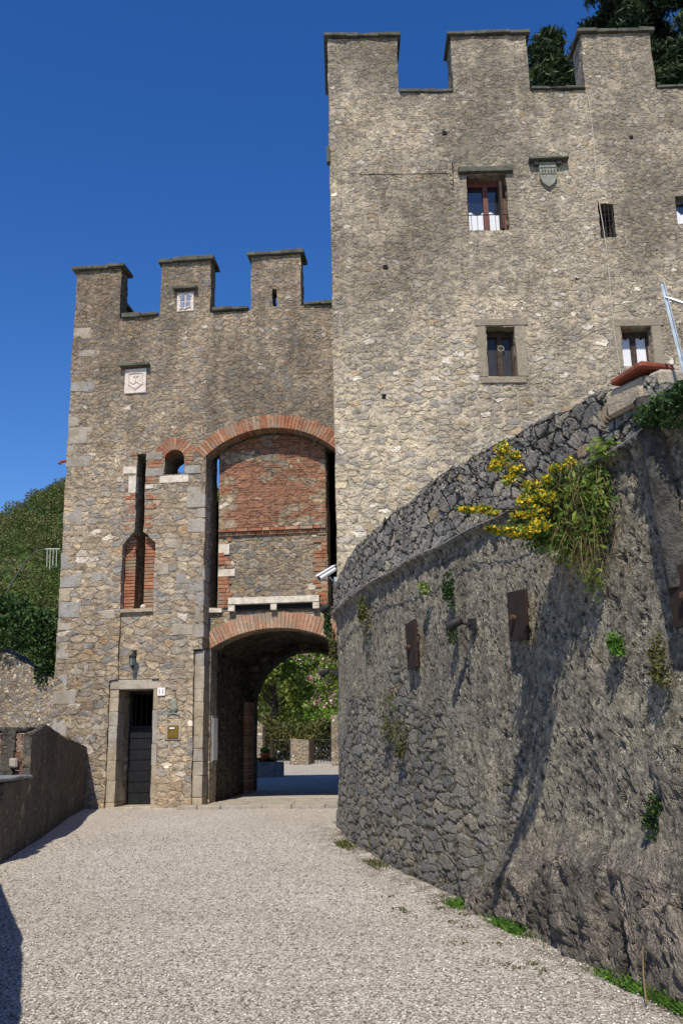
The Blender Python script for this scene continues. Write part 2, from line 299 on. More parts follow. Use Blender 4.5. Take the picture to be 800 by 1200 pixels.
hh = t.math('ADD', hh, t.math('MULTIPLY', fine, .02)); hh = t.math('SUBTRACT', hh, t.math('MULTIPLY', aggr, .004))
dn = t.n('Displacement', {'Height': hh, 'Midlevel': .06, 'Scale': 1.}); t.l(dn.outputs[0], t.out.inputs['Displacement'])
t.m.displacement_method = 'BOTH'; M['bastion'] = t.m

# ------------------------------------------------------------------ object helpers
def link(o, parent=None, label=None, cat=None, group=None, kind=None):
    C.objects.link(o)
    if parent is not None: o.parent = parent
    if label: o['label'] = label
    if cat: o['category'] = cat
    if group: o['group'] = group
    if kind: o['kind'] = kind
    return o
def empty(name, loc, rz, label, cat, group=None):
    o = bpy.data.objects.new(name, None); o.location = loc; o.rotation_euler = (0, 0, rz); o.empty_display_size = .3
    return link(o, None, label, cat, group)
def mesh(name, V, F, mat, parent=None, smooth=False, rnd=None, **kw):
    me = bpy.data.meshes.new(name); me.from_pydata([tuple(map(float, v)) for v in V], [], F); me.materials.append(mat)
    if smooth: me.polygons.foreach_set('use_smooth', [True]*len(me.polygons))
    if rnd is not None:
        a = me.attributes.new('rnd', 'FLOAT', 'FACE'); a.data.foreach_set('value', np.asarray(rnd, dtype=np.float32))
    me.update(); return link(bpy.data.objects.new(name, me), parent, **kw)

class MB:
    """collects shapes for ONE mesh"""
    def __init__(s): s.V = []; s.F = []; s.r = []; s.pc = []
    def add(s, V, F, r=.5):
        b = len(s.V); s.pc.append((b, len(V), len(s.F), len(F))); s.V += [tuple(v) for v in V]; s.F += [tuple(i+b for i in f) for f in F]; s.r += [r]*len(F); return s
    def box(s, x0, x1, y0, y1, z0, z1, r=.5, jit=0., bev=0.):
        j = lambda: random.uniform(-jit, jit)
        if bev:
            bm = bmesh.new(); bmesh.ops.create_cube(bm, size=1)
            for v in bm.verts: v.co = Vector((x0+(x1-x0)*(v.co.x+.5)+j(), y0+(y1-y0)*(v.co.y+.5)+j()*.6, z0+(z1-z0)*(v.co.z+.5)+j()))
            bmesh.ops.bevel(bm, geom=bm.edges[:], offset=bev, segments=1, affect='EDGES')
            bm.verts.index_update(); s.add([v.co[:] for v in bm.verts], [[v.index for v in f.verts] for f in bm.faces], r); bm.free(); return s
        V = [(x+j(), y+j()*.6, z+j()) for z in (z0, z1) for y in (y0, y1) for x in (x0, x1)]
        return s.add(V, [(0, 2, 3, 1), (4, 5, 7, 6), (0, 1, 5, 4), (2, 6, 7, 3), (0, 4, 6, 2), (1, 3, 7, 5)], r)
    def tube(s, pts, rad, n=8, r=.5, cap=True):
        pts = [Vector(p) for p in pts]; rad = rad if isinstance(rad, (list, tuple)) else [rad]*len(pts)
        b0 = []; V = []; F = []
        for i, p in enumerate(pts):
            d = (pts[min(i+1, len(pts)-1)]-pts[max(i-1, 0)]).normalized()
            a = d.cross(Vector((0, 0, 1)))
            if a.length < .05: a = d.cross(Vector((1, 0, 0)))
            a.normalize(); b = d.cross(a)
            for k in range(n): V.append(p+(a*cos(2*pi*k/n)+b*sin(2*pi*k/n))*rad[i])
        for i in range(len(pts)-1):
            for k in range(n): F.append((i*n+k, i*n+(k+1) % n, (i+1)*n+(k+1) % n, (i+1)*n+k))
        if cap: F.append(tuple(range(n))[::-1]); F.append(tuple((len(pts)-1)*n+k for k in range(n)))
        return s.add(V, F, r)
    def lathe(s, prof, c=(0, 0, 0), n=16, r=.5, M4=None):
        V = []; F = []
        for (rr, z) in prof:
            for k in range(n):
                p = Vector((rr*cos(2*pi*k/n), rr*sin(2*pi*k/n), z)); V.append((M4 @ p if M4 else p)+Vector(c))
        for i in range(len(prof)-1):
            for k in range(n): F.append((i*n+k, i*n+(k+1) % n, (i+1)*n+(k+1) % n, (i+1)*n+k))
        F.append(tuple(range(n))[::-1]); F.append(tuple((len(prof)-1)*n+k for k in range(n)))
        return s.add(V, F, r)
    def prism(s, poly, y0, y1, r=.5):     # polygon in x,z extruded along y
        n = len(poly); V = [(x, y0, z) for x, z in poly]+[(x, y1, z) for x, z in poly]
        return s.add(V, [tuple(range(n)), tuple(range(2*n-1, n-1, -1))]+[(i, i+n, (i+1) % n+n, (i+1) % n) for i in range(n)], r)
    def build(s, name, mat, parent=None, smooth=False, **kw): return mesh(name, s.V, s.F, mat, parent, smooth, s.r, **kw)
    def split(s, name, mat, parent, tol=.03):
        """one object per group of touching pieces"""
        bb = [(np.array(s.V[b:b+n]).min(0)-tol/2, np.array(s.V[b:b+n]).max(0)+tol/2) for b, n, f, m in s.pc]; g = list(range(len(bb)))
        def find(i):
            while g[i] != i: i = g[i]
            return i
        for i in range(len(bb)):
            for j in range(i):
                if (bb[i][0] < bb[j][1]).all() and (bb[j][0] < bb[i][1]).all(): g[find(i)] = find(j)
        for k in sorted({find(i) for i in range(len(bb))}):
            V = []; F = []; R = []
            for i, (b, n, f, m) in enumerate(s.pc):
                if find(i) == k: q = len(V)-b; V += s.V[b:b+n]; F += [tuple(x+q for x in t_) for t_ in s.F[f:f+m]]; R += s.r[f:f+m]
            mesh(name, V, F, mat, parent, False, R)

def wobble(p, amp=.012, f=2.2):
    q = Vector(p)*f; n = noise.noise_vector(q); n2 = noise.noise_vector(q*4.3)*1.4
    return (p[0]+n.x*amp+n2.x*amp*.5, p[1]+n.y*amp+n2.y*amp*.5, p[2]+n.z*amp+n2.z*amp*.5)

def inpoly(P, poly):
    x, z = P[:, 0], P[:, 1]; ins = np.zeros(len(P), bool); n = len(poly)
    for i in range(n):
        x0, z0 = poly[i]; x1, z1 = poly[(i+1) % n]
        if z0 == z1: continue
        c = ((z0 > z) != (z1 > z)) & (x < (x1-x0)*(z-z0)/(z1-z0)+x0); ins ^= c
    return ins
def densify(poly, d):
    out = []
    for i in range(len(poly)):
        a = np.array(poly[i], float); b = np.array(poly[(i+1) % len(poly)], float); n = max(1, int(math.ceil(np.linalg.norm(b-a)/d)))
        for k in range(n): out.append(tuple(a+(b-a)*k/n))
    return out
def slab(name, outer, holes, y0, y1, mat, parent, d=.1, amp=.012, **kw):
    """wall leaf: outline and openings in x,z, real thickness y0..y1, its surface uneven, its arrises not dead straight"""
    loops = [densify(outer, d)]+[densify(h, d) for h in holes]
    pts = []; edges = []
    for lp in loops:
        b = len(pts); pts += lp; edges += [(b+i, b+(i+1) % len(lp)) for i in range(len(lp))]
    nb = len(pts)
    xs = [p[0] for p in outer]; zs = [p[1] for p in outer]
    gx, gz_ = np.meshgrid(np.arange(min(xs)+d/2, max(xs), d), np.arange(min(zs)+d/2, max(zs), d)); G = np.c_[gx.ravel(), gz_.ravel()]
    G += RNG.uniform(-d*.2, d*.2, G.shape)
    ok = inpoly(G, outer)
    for h in holes: ok &= ~inpoly(G, h)
    B = np.array(pts); G = G[ok]
    keep = np.array([((B-g)**2).sum(1).min() > (d*.45)**2 for g in G]) if len(G) else np.zeros(0, bool)
    pts += [tuple(g) for g in G[keep]]
    r = geometry.delaunay_2d_cdt([Vector(p) for p in pts], edges, [], 0, 1e-6)
    P = np.array([tuple(p) for p in r[0]]); T = [f for f in r[2]]
    cen = np.array([P[list(f)].mean(0) for f in T]); ok = inpoly(cen, outer)
    for h in holes: ok &= ~inpoly(cen, h)
    T = [T[i] for i in range(len(T)) if ok[i]]
    omap = {}
    for i, og in enumerate(r[3]):
        for q in og: omap[q] = i
    n = len(P); V = [wobble((p[0], y0, p[1]), amp) for p in P]+[wobble((p[0], y1, p[1]), amp) for p in P]
    F = []
    for f in T:
        a, b, c = [P[i] for i in f]; cr = (b[0]-a[0])*(c[1]-a[1])-(b[1]-a[1])*(c[0]-a[0])
        f = tuple(f) if cr > 0 else tuple(reversed(f)); F.append(f); F.append(tuple(i+n for i in reversed(f)))
    # reveals: every boundary edge of the triangulation becomes a side face, cut in depth too
    cnt = {}
    for f in F[::2]:
        for i in range(3):
            e = (f[i], f[(i+1) % 3]); cnt[e] = 1
    ns = max(1, int((y1-y0)/.12)); mid = {}
    def mv(i, k):
        if k == 0: return i
        if k == ns: return i+n
        if (i, k) not in mid:
            mid[(i, k)] = len(V); V.append(wobble((P[i][0], y0+(y1-y0)*k/ns, P[i][1]), amp))
        return mid[(i, k)]
    for (a, b) in list(cnt):
        if (b, a) not in cnt:
            for k in range(ns): F.append((b, mv(a, 0), mv(a, 1), mv(b, 1)) if False else (mv(b, k), mv(a, k), mv(a, k+1), mv(b, k+1)))
    return mesh(name, V, F, mat, parent, **kw)
def arc(x0, x1, zs, crest, n=14):
    """points left to right of a segmental arch springing at zs"""
    w = (x1-x0)/2; h = crest-zs; r = (w*w+h*h)/(2*h); cz = crest-r; cx = (x0+x1)/2; a = math.asin(min(1, w/r))
    if h > w: a = pi-a
    return [(cx+r*sin(-a+2*a*i/n), cz+r*cos(-a+2*a*i/n)) for i in range(n+1)]
def ring(x0, x1, zs, crest, th, bw, y0, y1, mb, jit=.004, ext=0.):
    """voussoir bricks standing round an arch"""
    w = (x1-x0)/2; h = crest-zs; r = (w*w+h*h)/(2*h); cz = crest-r; cx = (x0+x1)/2; a = math.asin(min(1, w/r))+ext
    n = int(2*a*(r+th/2)/bw)
    for i in range(n):
        t0 = -a+2*a*(i+.07)/n; t1 = -a+2*a*(i+.93)/n; th_ = th*random.uniform(.92, 1.04); yy = y0+random.uniform(-jit, jit)
        P = [(cx+rr*sin(tt), cz+rr*cos(tt)) for rr, tt in ((r-.003, t0), (r-.003, t1), (r+th_, t1), (r+th_, t0))]
        mb.prism(P, yy, y1, random.random())
def courses(mb, x0, x1, z0, z1, y0, y1, hgt=.07, wid=.22, ragL=0., ragR=0., gap=.012, skip=0., jit=.003, bev=0.):
    """laid courses, toothed on the ragged side"""
    z = z0
    while z < z1-hgt*.4:
        hh = min(hgt*random.uniform(.85, 1.15), z1-z); x = x0+random.uniform(0, ragL); xe = x1-random.uniform(0, ragR)
        while x < xe-.02:
            w = min(wid*random.uniform(.6, 1.2), xe-x)
            if w > .02 and random.random() >= skip: mb.box(x+gap/2, x+w-gap/2, y0+random.uniform(-jit, jit), y1, z+gap/2, z+hh-gap/2, random.random(), jit*.8, bev)
            x += w
        z += hh

def leaves(P, size, rnd=None, up_bias=0., asp=1.6, seed=0, fold=False):
    """one diamond leaf per point"""
    g = np.random.default_rng(seed); n = len(P); size = np.broadcast_to(size, (n,))
    a = g.normal(size=(n, 3)); a[:, 2] += up_bias; a /= np.linalg.norm(a, axis=1)[:, None]
    b = g.normal(size=(n, 3)); b = np.cross(a, b); b /= np.linalg.norm(b, axis=1)[:, None]; c = np.cross(a, b)
    s = (size*g.uniform(.6, 1.3, n))[:, None]
    V = np.stack([P-b*s*asp/2, P+c*s*.38, P+b*s*asp/2, P-c*s*.38], 1).reshape(-1, 3)
    F = np.arange(4*n).reshape(-1, 4); r = g.uniform(0, 1, n) if rnd is None else np.clip(rnd+g.normal(0, .15, n), 0, 1)
    return V, F, r
def fastmesh(name, V, F, r, mat, parent=None, **kw):
    me = bpy.data.meshes.new(name); n = len(F); k = F.shape[1]
    me.vertices.add(len(V)); me.vertices.foreach_set('co', V.astype(np.float32).ravel())
    me.loops.add(n*k); me.loops.foreach_set('vertex_index', F.astype(np.int32).ravel())
    me.polygons.add(n); me.polygons.foreach_set('loop_start', np.arange(0, n*k, k, dtype=np.int32))
    me.update(calc_edges=True); me.materials.append(mat)
    if r is not None:
        a = me.attributes.new('rnd', 'FLOAT', 'FACE'); a.data.foreach_set('value', r.astype(np.float32))
    return link(bpy.data.objects.new(name, me), parent, **kw)
def cat3(parts):
    V = []; F = []; r = []; b = 0
    for v, f, q in parts: V.append(v); F.append(f+b); r.append(q); b += len(v)
    return np.concatenate(V), np.concatenate(F), np.concatenate(r)
def blades(P, L, w, dirs, droop, seed=0):
    """thin grass blades: two quads each"""
    g = np.random.default_rng(seed); n = len(P); d = dirs/np.linalg.norm(dirs, axis=1)[:, None]
    L = (L*g.uniform(.5, 1.2, n))[:, None]; s = np.cross(d, g.normal(size=(n, 3))); s /= np.linalg.norm(s, axis=1)[:, None]; s *= w
    m = P+d*L*.5; e = P+d*L; m[:, 2] -= droop*L[:, 0]*.15; e[:, 2] -= droop*L[:, 0]*.6
    V = np.stack([P-s, P+s, m+s*.7, m-s*.7, e+s*.12, e-s*.12], 1).reshape(-1, 3)
    b = np.arange(n)*6; F = np.concatenate([np.stack([b, b+1, b+2, b+3], 1), np.stack([b+3, b+2, b+4, b+5], 1)])
    r = g.uniform(0, 1, n); return V, F, np.concatenate([r, r])

def gz(y):
    y = np.asarray(y, float); return np.where(y < 17.2, .031*y, np.where(y < 120, .533+.010*(y-17.2), 1.561))

# ------------------------------------------------------------------ ground
PY = np.array([-4, 0, 2, 4, 5.2, 5.6, 6.4, 7.2, 8.3, 9.4, 11, 12.3, 13.5, 14.3, 14.9, 15.6, 16.4]); PX = np.array([6., 4.15, 3.3, 2.42, 1.99, 1.85, 1.60, 1.39, 1.03, .68, .27, .0, -.13, -.10, .06, .45, 1.2])
def grid_ground():
    xs = np.concatenate([[-900, -300, -100, -40, -20, -12, -8], np.arange(-6, 5.01, .09), [7, 10, 20, 40, 100, 300, 900]])
    ys = np.concatenate([[-900, -200, -60, -20, -5, 0, 2], np.arange(3, 18, .09), np.arange(18, 45, .6), [50, 70, 120, 200, 400, 900]])
    X, Y = np.meshgrid(xs, ys); Z = gz(np.maximum(Y, -5)); 
    near = (X > -6) & (X < 5) & (Y > 2) & (Y < 18)
    idx = np.argwhere(near)
    for i, j in idx:
        x, y = X[i, j], Y[i, j]
        Z[i, j] += .018*noise.noise((x*.8, y*.8, 0))+.008*noise.noise((x*4, y*4, 3))
        e = np.interp(y, PY, PX)-x
        if e < .45: Z[i, j] += .03*(1-max(e, 0)/.45)
    V = np.stack([X, Y, Z], -1).reshape(-1, 3); nx = len(xs); ny = len(ys)
    a = (np.arange(ny-1)[:, None]*nx+np.arange(nx-1)).ravel(); F = np.stack([a, a+1, a+nx+1, a+nx], 1)
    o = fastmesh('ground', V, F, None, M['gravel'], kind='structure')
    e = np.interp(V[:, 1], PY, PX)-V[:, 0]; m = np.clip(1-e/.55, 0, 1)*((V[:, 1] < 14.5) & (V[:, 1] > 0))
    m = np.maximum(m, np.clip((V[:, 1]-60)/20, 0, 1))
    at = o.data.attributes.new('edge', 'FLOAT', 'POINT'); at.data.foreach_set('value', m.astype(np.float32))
    o.data.polygons.foreach_set('use_smooth', [True]*len(o.data.polygons))
    return o
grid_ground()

# loose stones lying on the gravel
def pebbles(n, seed):
    g = np.random.default_rng(seed); y = 4.7+9.*g.uniform(0, 1, n)**1.7; x = g.uniform(-1, 1, n)*(.4*y+.3); ok = (x < np.interp(y, PY, PX)-.12) & (x > np.interp(y, [4.3, 6.24, 10, 11], [-1.9, -2.55, -4., -3.85])); x, y = x[ok], y[ok]; n = len(x)
    base = np.array([(0, 0, 1), (.9, 0, .1), (.28, .86, .1), (-.73, .53, .1), (-.73, -.53, .1), (.28, -.86, .1), (0, 0, -.6)]); tri = np.array([(0, 1, 2), (0, 2, 3), (0, 3, 4), (0, 4, 5), (0, 5, 1), (6, 2, 1), (6, 3, 2), (6, 4, 3), (6, 5, 4), (6, 1, 5)])
    sc = g.uniform(.0045, .0125, n)[:, None, None]; a = g.uniform(0, 2*pi, n); ca, sa = np.cos(a)[:, None], np.sin(a)[:, None]
    Vb = base[None]*(1+g.normal(0, .2, (n, 7, 3)))*sc*np.array([1.25, .85, .7]); X = Vb[..., 0]*ca-Vb[..., 1]*sa+x[:, None]; Y = Vb[..., 0]*sa+Vb[..., 1]*ca+y[:, None]
    zz = gz(y)+np.array([.018*noise.noise((p*.8, q*.8, 0))+.008*noise.noise((p*4, q*4, 3)) for p, q in zip(x, y)]); e = np.interp(y, PY, PX)-x; zz += np.where(e < .45, .03*(1-np.clip(e, 0, 1)/.45), 0)
    Z = Vb[..., 2]+zz[:, None]+.003; V = np.stack([X, Y, Z], -1).reshape(-1, 3); F = (tri[None]+np.arange(n)[:, None, None]*7).reshape(-1, 3)
    return fastmesh('loose_gravel', V, F, np.repeat(g.uniform(0, 1, n), 10), M['pebble'], kind='stuff', label='loose pale pebbles scattered over the gravel drive')
M['pebble'] = leafmat('pebble_stone', [(0, (.15, .13, .11)), (.3, (.30, .27, .23)), (.6, (.42, .395, .35)), (.85, (.55, .53, .48)), (1, (.75, .73, .68))], 0.)
pebbles(42000, 4)

# ------------------------------------------------------------------ gate tower
GA = radians(-6)
GT = empty('gate_tower', (-5.35, 17.4, 0), GA, 'lower crenellated stone gate tower with brick-arched recess, open archway and narrow black door', 'gate tower')
outer = [(0, -.3), (1.04, -.3), (1.04, 2.79), (1.19, 2.79), (1.19, 5.33), (1.42, 5.56), (1.42, 7.12), (1.60, 7.12), (1.60, 5.56), (1.83, 5.33), (1.83, 2.79), (1.97, 2.79), (1.97, -.3),
         (2.62, -.3), (2.62, 3.30), (2.78, 3.30), (2.78, 7.0)]+arc(2.78, 5.30, 7.0, 7.50)[1:]+[(5.30, -.3), (6.1, -.3), (6.1, 10.0),
         (4.65, 10.0), (4.65, 11.15), (3.65, 11.15), (3.65, 10.0), (2.81, 10.0), (2.81, 11.15), (1.80, 11.15), (1.80, 10.0), (.95, 10.0), (.95, 11.12), (0, 11.12)]
win = [(1.97, 6.66)]+arc(1.97, 2.36, 7.02, 7.16, 8)+[(2.36, 6.66)]
slit = [(4.08, 10.03), (4.08, 10.42), (4.17, 10.42), (4.17, 10.03)]
slab('wall', outer, [win, slit], 0, .4, M['gate'], GT, .08, .02)
pas = [(2.84, -.3), (2.84, 3.36)]+arc(2.84, 5.28, 3.36, 3.70)[1:-1]+[(5.28, 3.36), (5.28, -.3)]
outer2 = [(0.05, -.3), (1.21, -.3), (1.21, 2.61), (1.87, 2.61), (1.87, -.3)]+pas+[(6.0, -.3), (6.0, 9.4), (.05, 9.4)]
bsL = [(2.79, 4.06), (2.79, 7.2), (2.95, 7.2), (2.95, 4.06)]; bsR = [(5.05, 4.06), (5.05, 7.2), (5.29, 7.2), (5.29, 4.06)]
slot2 = [(1.40, 4.09), (1.40, 7.05), (1.59, 7.05), (1.59, 4.09)]
slab('recess_wall', outer2, [win, bsL, bsR, slot2], .402, .9, M['panel'], GT, .12, .012)
# brick panel that stands proud at the head of the recess
bp = [(2.97, 5.62), (5.04, 5.62), (5.04, 7.09)]+list(reversed(arc(2.83, 5.25, 7.0, 7.455)))[2:-2]+[(2.97, 7.06)]
slab('brick_panel', bp, [], .335, .40, M['brickwall'], GT, .12, .008)
mb = MB(); courses(mb, 2.965, 5.045, 5.55, 5.62, .31, .40, .07, .24); courses(mb, 2.965, 5.045, 5.48, 5.55, .36, .40, .07, .24); mb.build('brick_band', M['brick'], GT)
# bricks at the edges of the recess panel
mb = MB(); courses(mb, 2.955, 3.25, 4.1, 5.5, .375, .41, .075, .2, 0, .2, skip=.12); courses(mb, 4.75, 5.045, 4.1, 5.5, .375, .41, .075, .2, .2, 0, skip=.12); mb.split('brick_quoins', M['brick'], GT)
mb = MB(); mb.box(2.96, 3.17, .37, .41, 5.13, 5.33, .5, .006); mb.box(2.96, 3.28, .372, .41, 4.70, 4.84, .5, .006); mb.box(2.8, 3.05, .33, .42, 4.02, 4.10, .5, .01); mb.split('pale_block', M['white'], GT)
# stone shelf with two shade-painted slots over the archway
mb = MB(); mb.box(3.18, 4.90, .27, .40, 4.14, 4.27, .5, .006, .008)
for x in (3.18, 3.98, 4.78): mb.box(x, x+.12, .285, .40, 4.02, 4.138, .5, .004, .006)
mb.build('stone_shelf', M['white'], GT)
mb = MB(); mb.box(3.31, 3.97, .355, .40, 4.03, 4.135); mb.box(4.11, 4.77, .355, .40, 4.03, 4.135); mb.split('shelf_slot_shade', M['dark'], GT)  # solid black blocks painted as the shade in the slots
mb = MB(); ring(2.78, 5.30, 7.0, 7.50, .26, .07, -.012, .3, mb, ext=.03); mb.build('upper_arch_ring', M['brick'], GT)
mb = MB(); ring(2.84, 5.28, 3.36, 3.70, .30, .072, .385, .7, mb, ext=.02); mb.build('lower_arch_ring', M['pink'], GT)
mb = MB(); ring(1.97, 2.36, 7.02, 7.16, .24, .06, -.01, .3, mb, ext=.02); mb.build('window_arch_ring', M['brick'], GT)
mb = MB(); mb.box(1.88, 2.46, -.015, .3, 6.49, 6.64, .5, .006, .006); mb.build('window_sill', M['white'], GT)
# brick dressing round the slot and little window
mb = MB()
for zz in (5.6, 5.75, 5.9, 6.05, 6.2, 6.35, 6.72, 7.0):
    courses(mb, 1.20, 1.415, zz, zz+.14, -.008, .12, .068, .2, .12, 0, skip=.05)
for zz in (5.62, 5.8, 6.0, 6.18, 6.55, 6.87):
    courses(mb, 1.605, 1.84, zz, zz+.14, -.008, .12, .068, .2, 0, .12, skip=.05)
courses(mb, 2.37, 2.55, 6.85, 7.05, -.008, .12, .068, .2, 0, .04); courses(mb, 1.62, 1.95, 6.82, 6.96, -.008, .12, .068, .3); courses(mb, 1.62, 1.87, 6.5, 6.63, -.006, .12, .068, .3)
mb.split('brick_dressing', M['brick'], GT)
mb = MB(); mb.box(1.16, 1.415, -.012, .15, 6.72, 6.86, .5, .006); mb.box(1.27, 1.415, -.012, .15, 6.33, 6.66, .5, .006); mb.box(1.605, 1.76, -.012, .15, 6.40, 6.48, .5, .005); mb.split('pale_dressing', M['white'], GT)
mb = MB(); mb.box(1.605, 1.95, -.01, .1, 6.65, 6.80, .1, .008); mb.box(2.37, 2.68, -.01, .1, 6.66, 6.82, .05, .008); mb.box(2.43, 2.7, -.012, .1, 5.98, 6.38, .3, .008); mb.box(1.605, 1.92, -.01, .1, 6.97, 7.12, .5, .008)
mb.split('grey_dressing', M['quoin'], GT)
mb = MB(); courses(mb, 1.19, 1.41, 4.09, 5.5, .17, .40, .068, .3); courses(mb, 1.58, 1.83, 4.09, 5.5, .17, .40, .068, .3); mb.split('slot_brick_pier', M['brick'], GT)
mb = MB(); mb.box(1.2, 1.83, -.01, .4, 4.02, 4.085, .3, .008, .008); mb.build('slot_sill', M['ashlar'], GT)
slab('chase_infill', [(1.195, 2.80), (1.825, 2.80), (1.825, 4.02), (1.195, 4.02)], [], .055, .4, M['gate'], GT, .12, .008)
mb = MB(); mb.lathe([(.001, 0), (.05, .01), (.055, .05), (.03, .085), (.002, .095)], (1.60, .1, 4.085), 10); mb.build('pale_stone', M['white'], GT, True)
# door surround, door
DR = empty('door', (0, 0, 0), 0, None, None); DR.parent = GT
mb = MB(); z = .38
while z < 2.6:
    h = random.uniform(.2, .42); h = min(h, 2.605-z)
    mb.box(1.045, 1.21, .05, .62, z+.002, z+h-.002, random.random(), .006, .005); z += h
z = .38
while z < 2.6:
    h = random.uniform(.2, .42); h = min(h, 2.605-z)
    mb.box(1.87, 1.965, .03, .62, z+.002, z+h-.002, random.random(), .006, .005); z += h
mb.box(1.045, 1.965, .035, .55, 2.61, 2.785, .9, .006, .01); mb.box(1.18, 1.9, -.02, .7, .35, .555, .7, .006, .012)
mb.split('door_jamb', M['ashlar'], DR)
mb = MB()
z = .56
for i in range(7):
    mb.box(1.225, 1.865, .66+.004*(i % 2), .71, z+.006, z+.19, .5, .001, .004); z += .196
mb.build('door_leaf', M['blackwood'], DR)
mb = MB(); mb.box(1.225, 1.865, .655, .70, 1.935, 1.965); mb.box(1.225, 1.27, .655, .7, 1.965, 2.6); mb.box(1.82, 1.865, .655, .7, 1.965, 2.6); mb.box(1.225, 1.865, .655, .7, 2.55, 2.605)
for k in range(5): mb.tube([(1.34+k*.105, .68, 1.96), (1.34+k*.105, .68, 2.56)], .008, 6)
mb.build('door_grille', M['iron'], DR)
mb = MB(); mb.tube([(1.80, .64, 1.42), (1.80, .60, 1.42), (1.74, .60, 1.42)], .012, 6); mb.build('handle', M['iron'], DR)
# archway jamb, ashlar
mb = MB(); z = .4
while z < 3.28:
    h = min(random.uniform(.2, .5), 3.28-z)
    mb.box(2.625, 2.80, .055, .42, z+.002, z+h-.002, random.random(), .007, .006); z += h
mb.build('archway_jamb', M['ashlar'], GT)
# corner stones at the left edge, flush blocks keyed into the rubble
mb = MB(); z = .45; k = 0
while z < 9.7:
    h = random.uniform(.2, .36); w = random.uniform(.35, .52) if k % 2 else random.uniform(.2, .3)
    if random.random() < (.6 if z > 5 else .3): z += h; k += 1; continue
    mb.box(-.006, w, -.006, random.uniform(.3, .6), z+.006, z+h-.008, random.random(), .016, .016); z += h; k += 1
z = 3.5
while z < 6.4:
    h = random.uniform(.2, .34); w = random.uniform(.12, .34)
    if random.random() < .6: mb.box(2.785-w, 2.788, -.006, .38, z+.006, z+h-.006, random.random()*.8, .014, .014)
    z += h
for (x, zz, w, h) in ((2.05, 5.2, .3, .18), (2.25, 4.5, .3, .22), (.6, 4.6, .35, .2), (.75, 3.9, .34, .18), (1.9, 4.7, .22, .24), (.7, 1.9, .3, .22), (2.2, 3.55, .4, .22), (.35, 2.9, .3, .2), (.7, 5.9, .36, .13), (.25, 7.6, .4, .14), (.12, 9.2, .35, .16)):
    mb.box(x, x+w, -.006, .2, zz, zz+h, random.random(), .018, .018)
mb.split('corner_stones', M['quoin'], GT)
# copings
def coping(x0, x1, y0, y1, z, par, th=.075, ov=.08, name='coping'):
    mb = MB(); n = max(1, round((x1-x0+2*ov)/.42)); xs = np.linspace(x0-ov, x1+ov, n+1); xs[1:-1] += RNG.uniform(-.08, .08, n-1)
    for i in range(n): mb.box(xs[i]+.001, xs[i+1]-.001, y0-ov+random.uniform(-.02, .015), y1+ov, z+random.uniform(-.004, .006), z+th+random.uniform(-.015, .012), .5, .012, .008)
    return mb.build(name, M['slate'], par)
for x0, x1 in ((0, .95), (1.80, 2.81), (3.65, 4.65)):
    coping(x0, x1, 0, .42 if x0 else .4, 11.155 if x0 else 11.125, GT)
for x0, x1 in ((1.06, 1.79), (2.92, 3.64), (4.77, 6.0)): coping(x0, x1-.1, 0, .42, 10.005, GT, ov=.055 if x0 < 4 else .055, name='parapet_coping')
slab('side_merlon', [(0, 9.0), (.45, 9.0), (.45, 11.1), (0, 11.1)], [], .42, 2.5, M['gate'], GT, .2, .01); coping(0, .45, .50, 2.5, 11.11, GT)
# rest of the tower: side wall, partition, rear wall with the far arch, roof, vault
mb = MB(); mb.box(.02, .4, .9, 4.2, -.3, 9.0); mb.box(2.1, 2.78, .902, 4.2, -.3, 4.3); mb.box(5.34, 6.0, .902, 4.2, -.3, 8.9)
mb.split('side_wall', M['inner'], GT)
rear = [(0, -.3), (2.84, -.3), (2.84, 2.42)]+arc(2.84, 5.30, 2.42, 3.63)[1:-1]+[(5.30, 2.42), (5.30, -.3), (6, -.3), (6, 10), (0, 10)]
rw = [(.80, 7.2), (.80, 8.25)]+arc(.80, 2.2, 8.25, 8.6)[1:-1]+[(2.2, 8.25), (2.2, 7.2)]
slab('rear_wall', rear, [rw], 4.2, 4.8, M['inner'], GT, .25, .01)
mb = MB(); mb.box(.03, 5.98, .88, 4.25, 9.0, 9.3); mb.box(.8, 5.4, .9, 4.2, 4.35, 4.6); mb.split('floor_deck', M['inner'], GT)
va = arc(2.79, 5.35, 3.36, 3.78, 16); mb = MB()
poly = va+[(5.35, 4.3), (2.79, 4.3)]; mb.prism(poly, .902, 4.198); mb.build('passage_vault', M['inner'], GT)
mb = MB(); courses(mb, 2.785, 2.90, .52, 2.5, 3.55, 4.15, .07, .3); mb.build('passage_brick_pier', M['brick'], GT)
# plaques carved in relief
PQ = empty('coat_of_arms', (0, 0, 0), 0, None, None); PQ.parent = GT
mb = MB(); mb.box(1.12, 1.56, -.03, .06, 8.36, 8.88, .5, .006, .008); 
mb.tube([(1.2, -.035, 8.78), (1.48, -.035, 8.78), (1.48, -.035, 8.55), (1.34, -.035, 8.43), (1.2, -.035, 8.55), (1.2, -.035, 8.78)], .012, 6)
mb.tube([(1.34, -.035, 8.76), (1.34, -.035, 8.62)], .011, 6); mb.tube([(1.29, -.035, 8.71), (1.39, -.035, 8.71)], .011, 6)
mb.tube([(1.22, -.035, 8.62), (1.30, -.035, 8.55), (1.36, -.035, 8.60), (1.45, -.035, 8.54)], .011, 6); mb.tube([(1.25, -.035, 8.52), (1.34, -.035, 8.47), (1.42, -.035, 8.51)], .01, 6)
mb.build('carved_slab', M['marble'], PQ)
mb = MB(); mb.box(1.02, 1.62, -.13, .05, 8.91, 8.965, .5, .006, .006); mb.build('slate_hood', M['slate'], PQ)
PQ2 = empty('coat_of_arms', (0, 0, 0), 0, None, None); PQ2.parent = GT
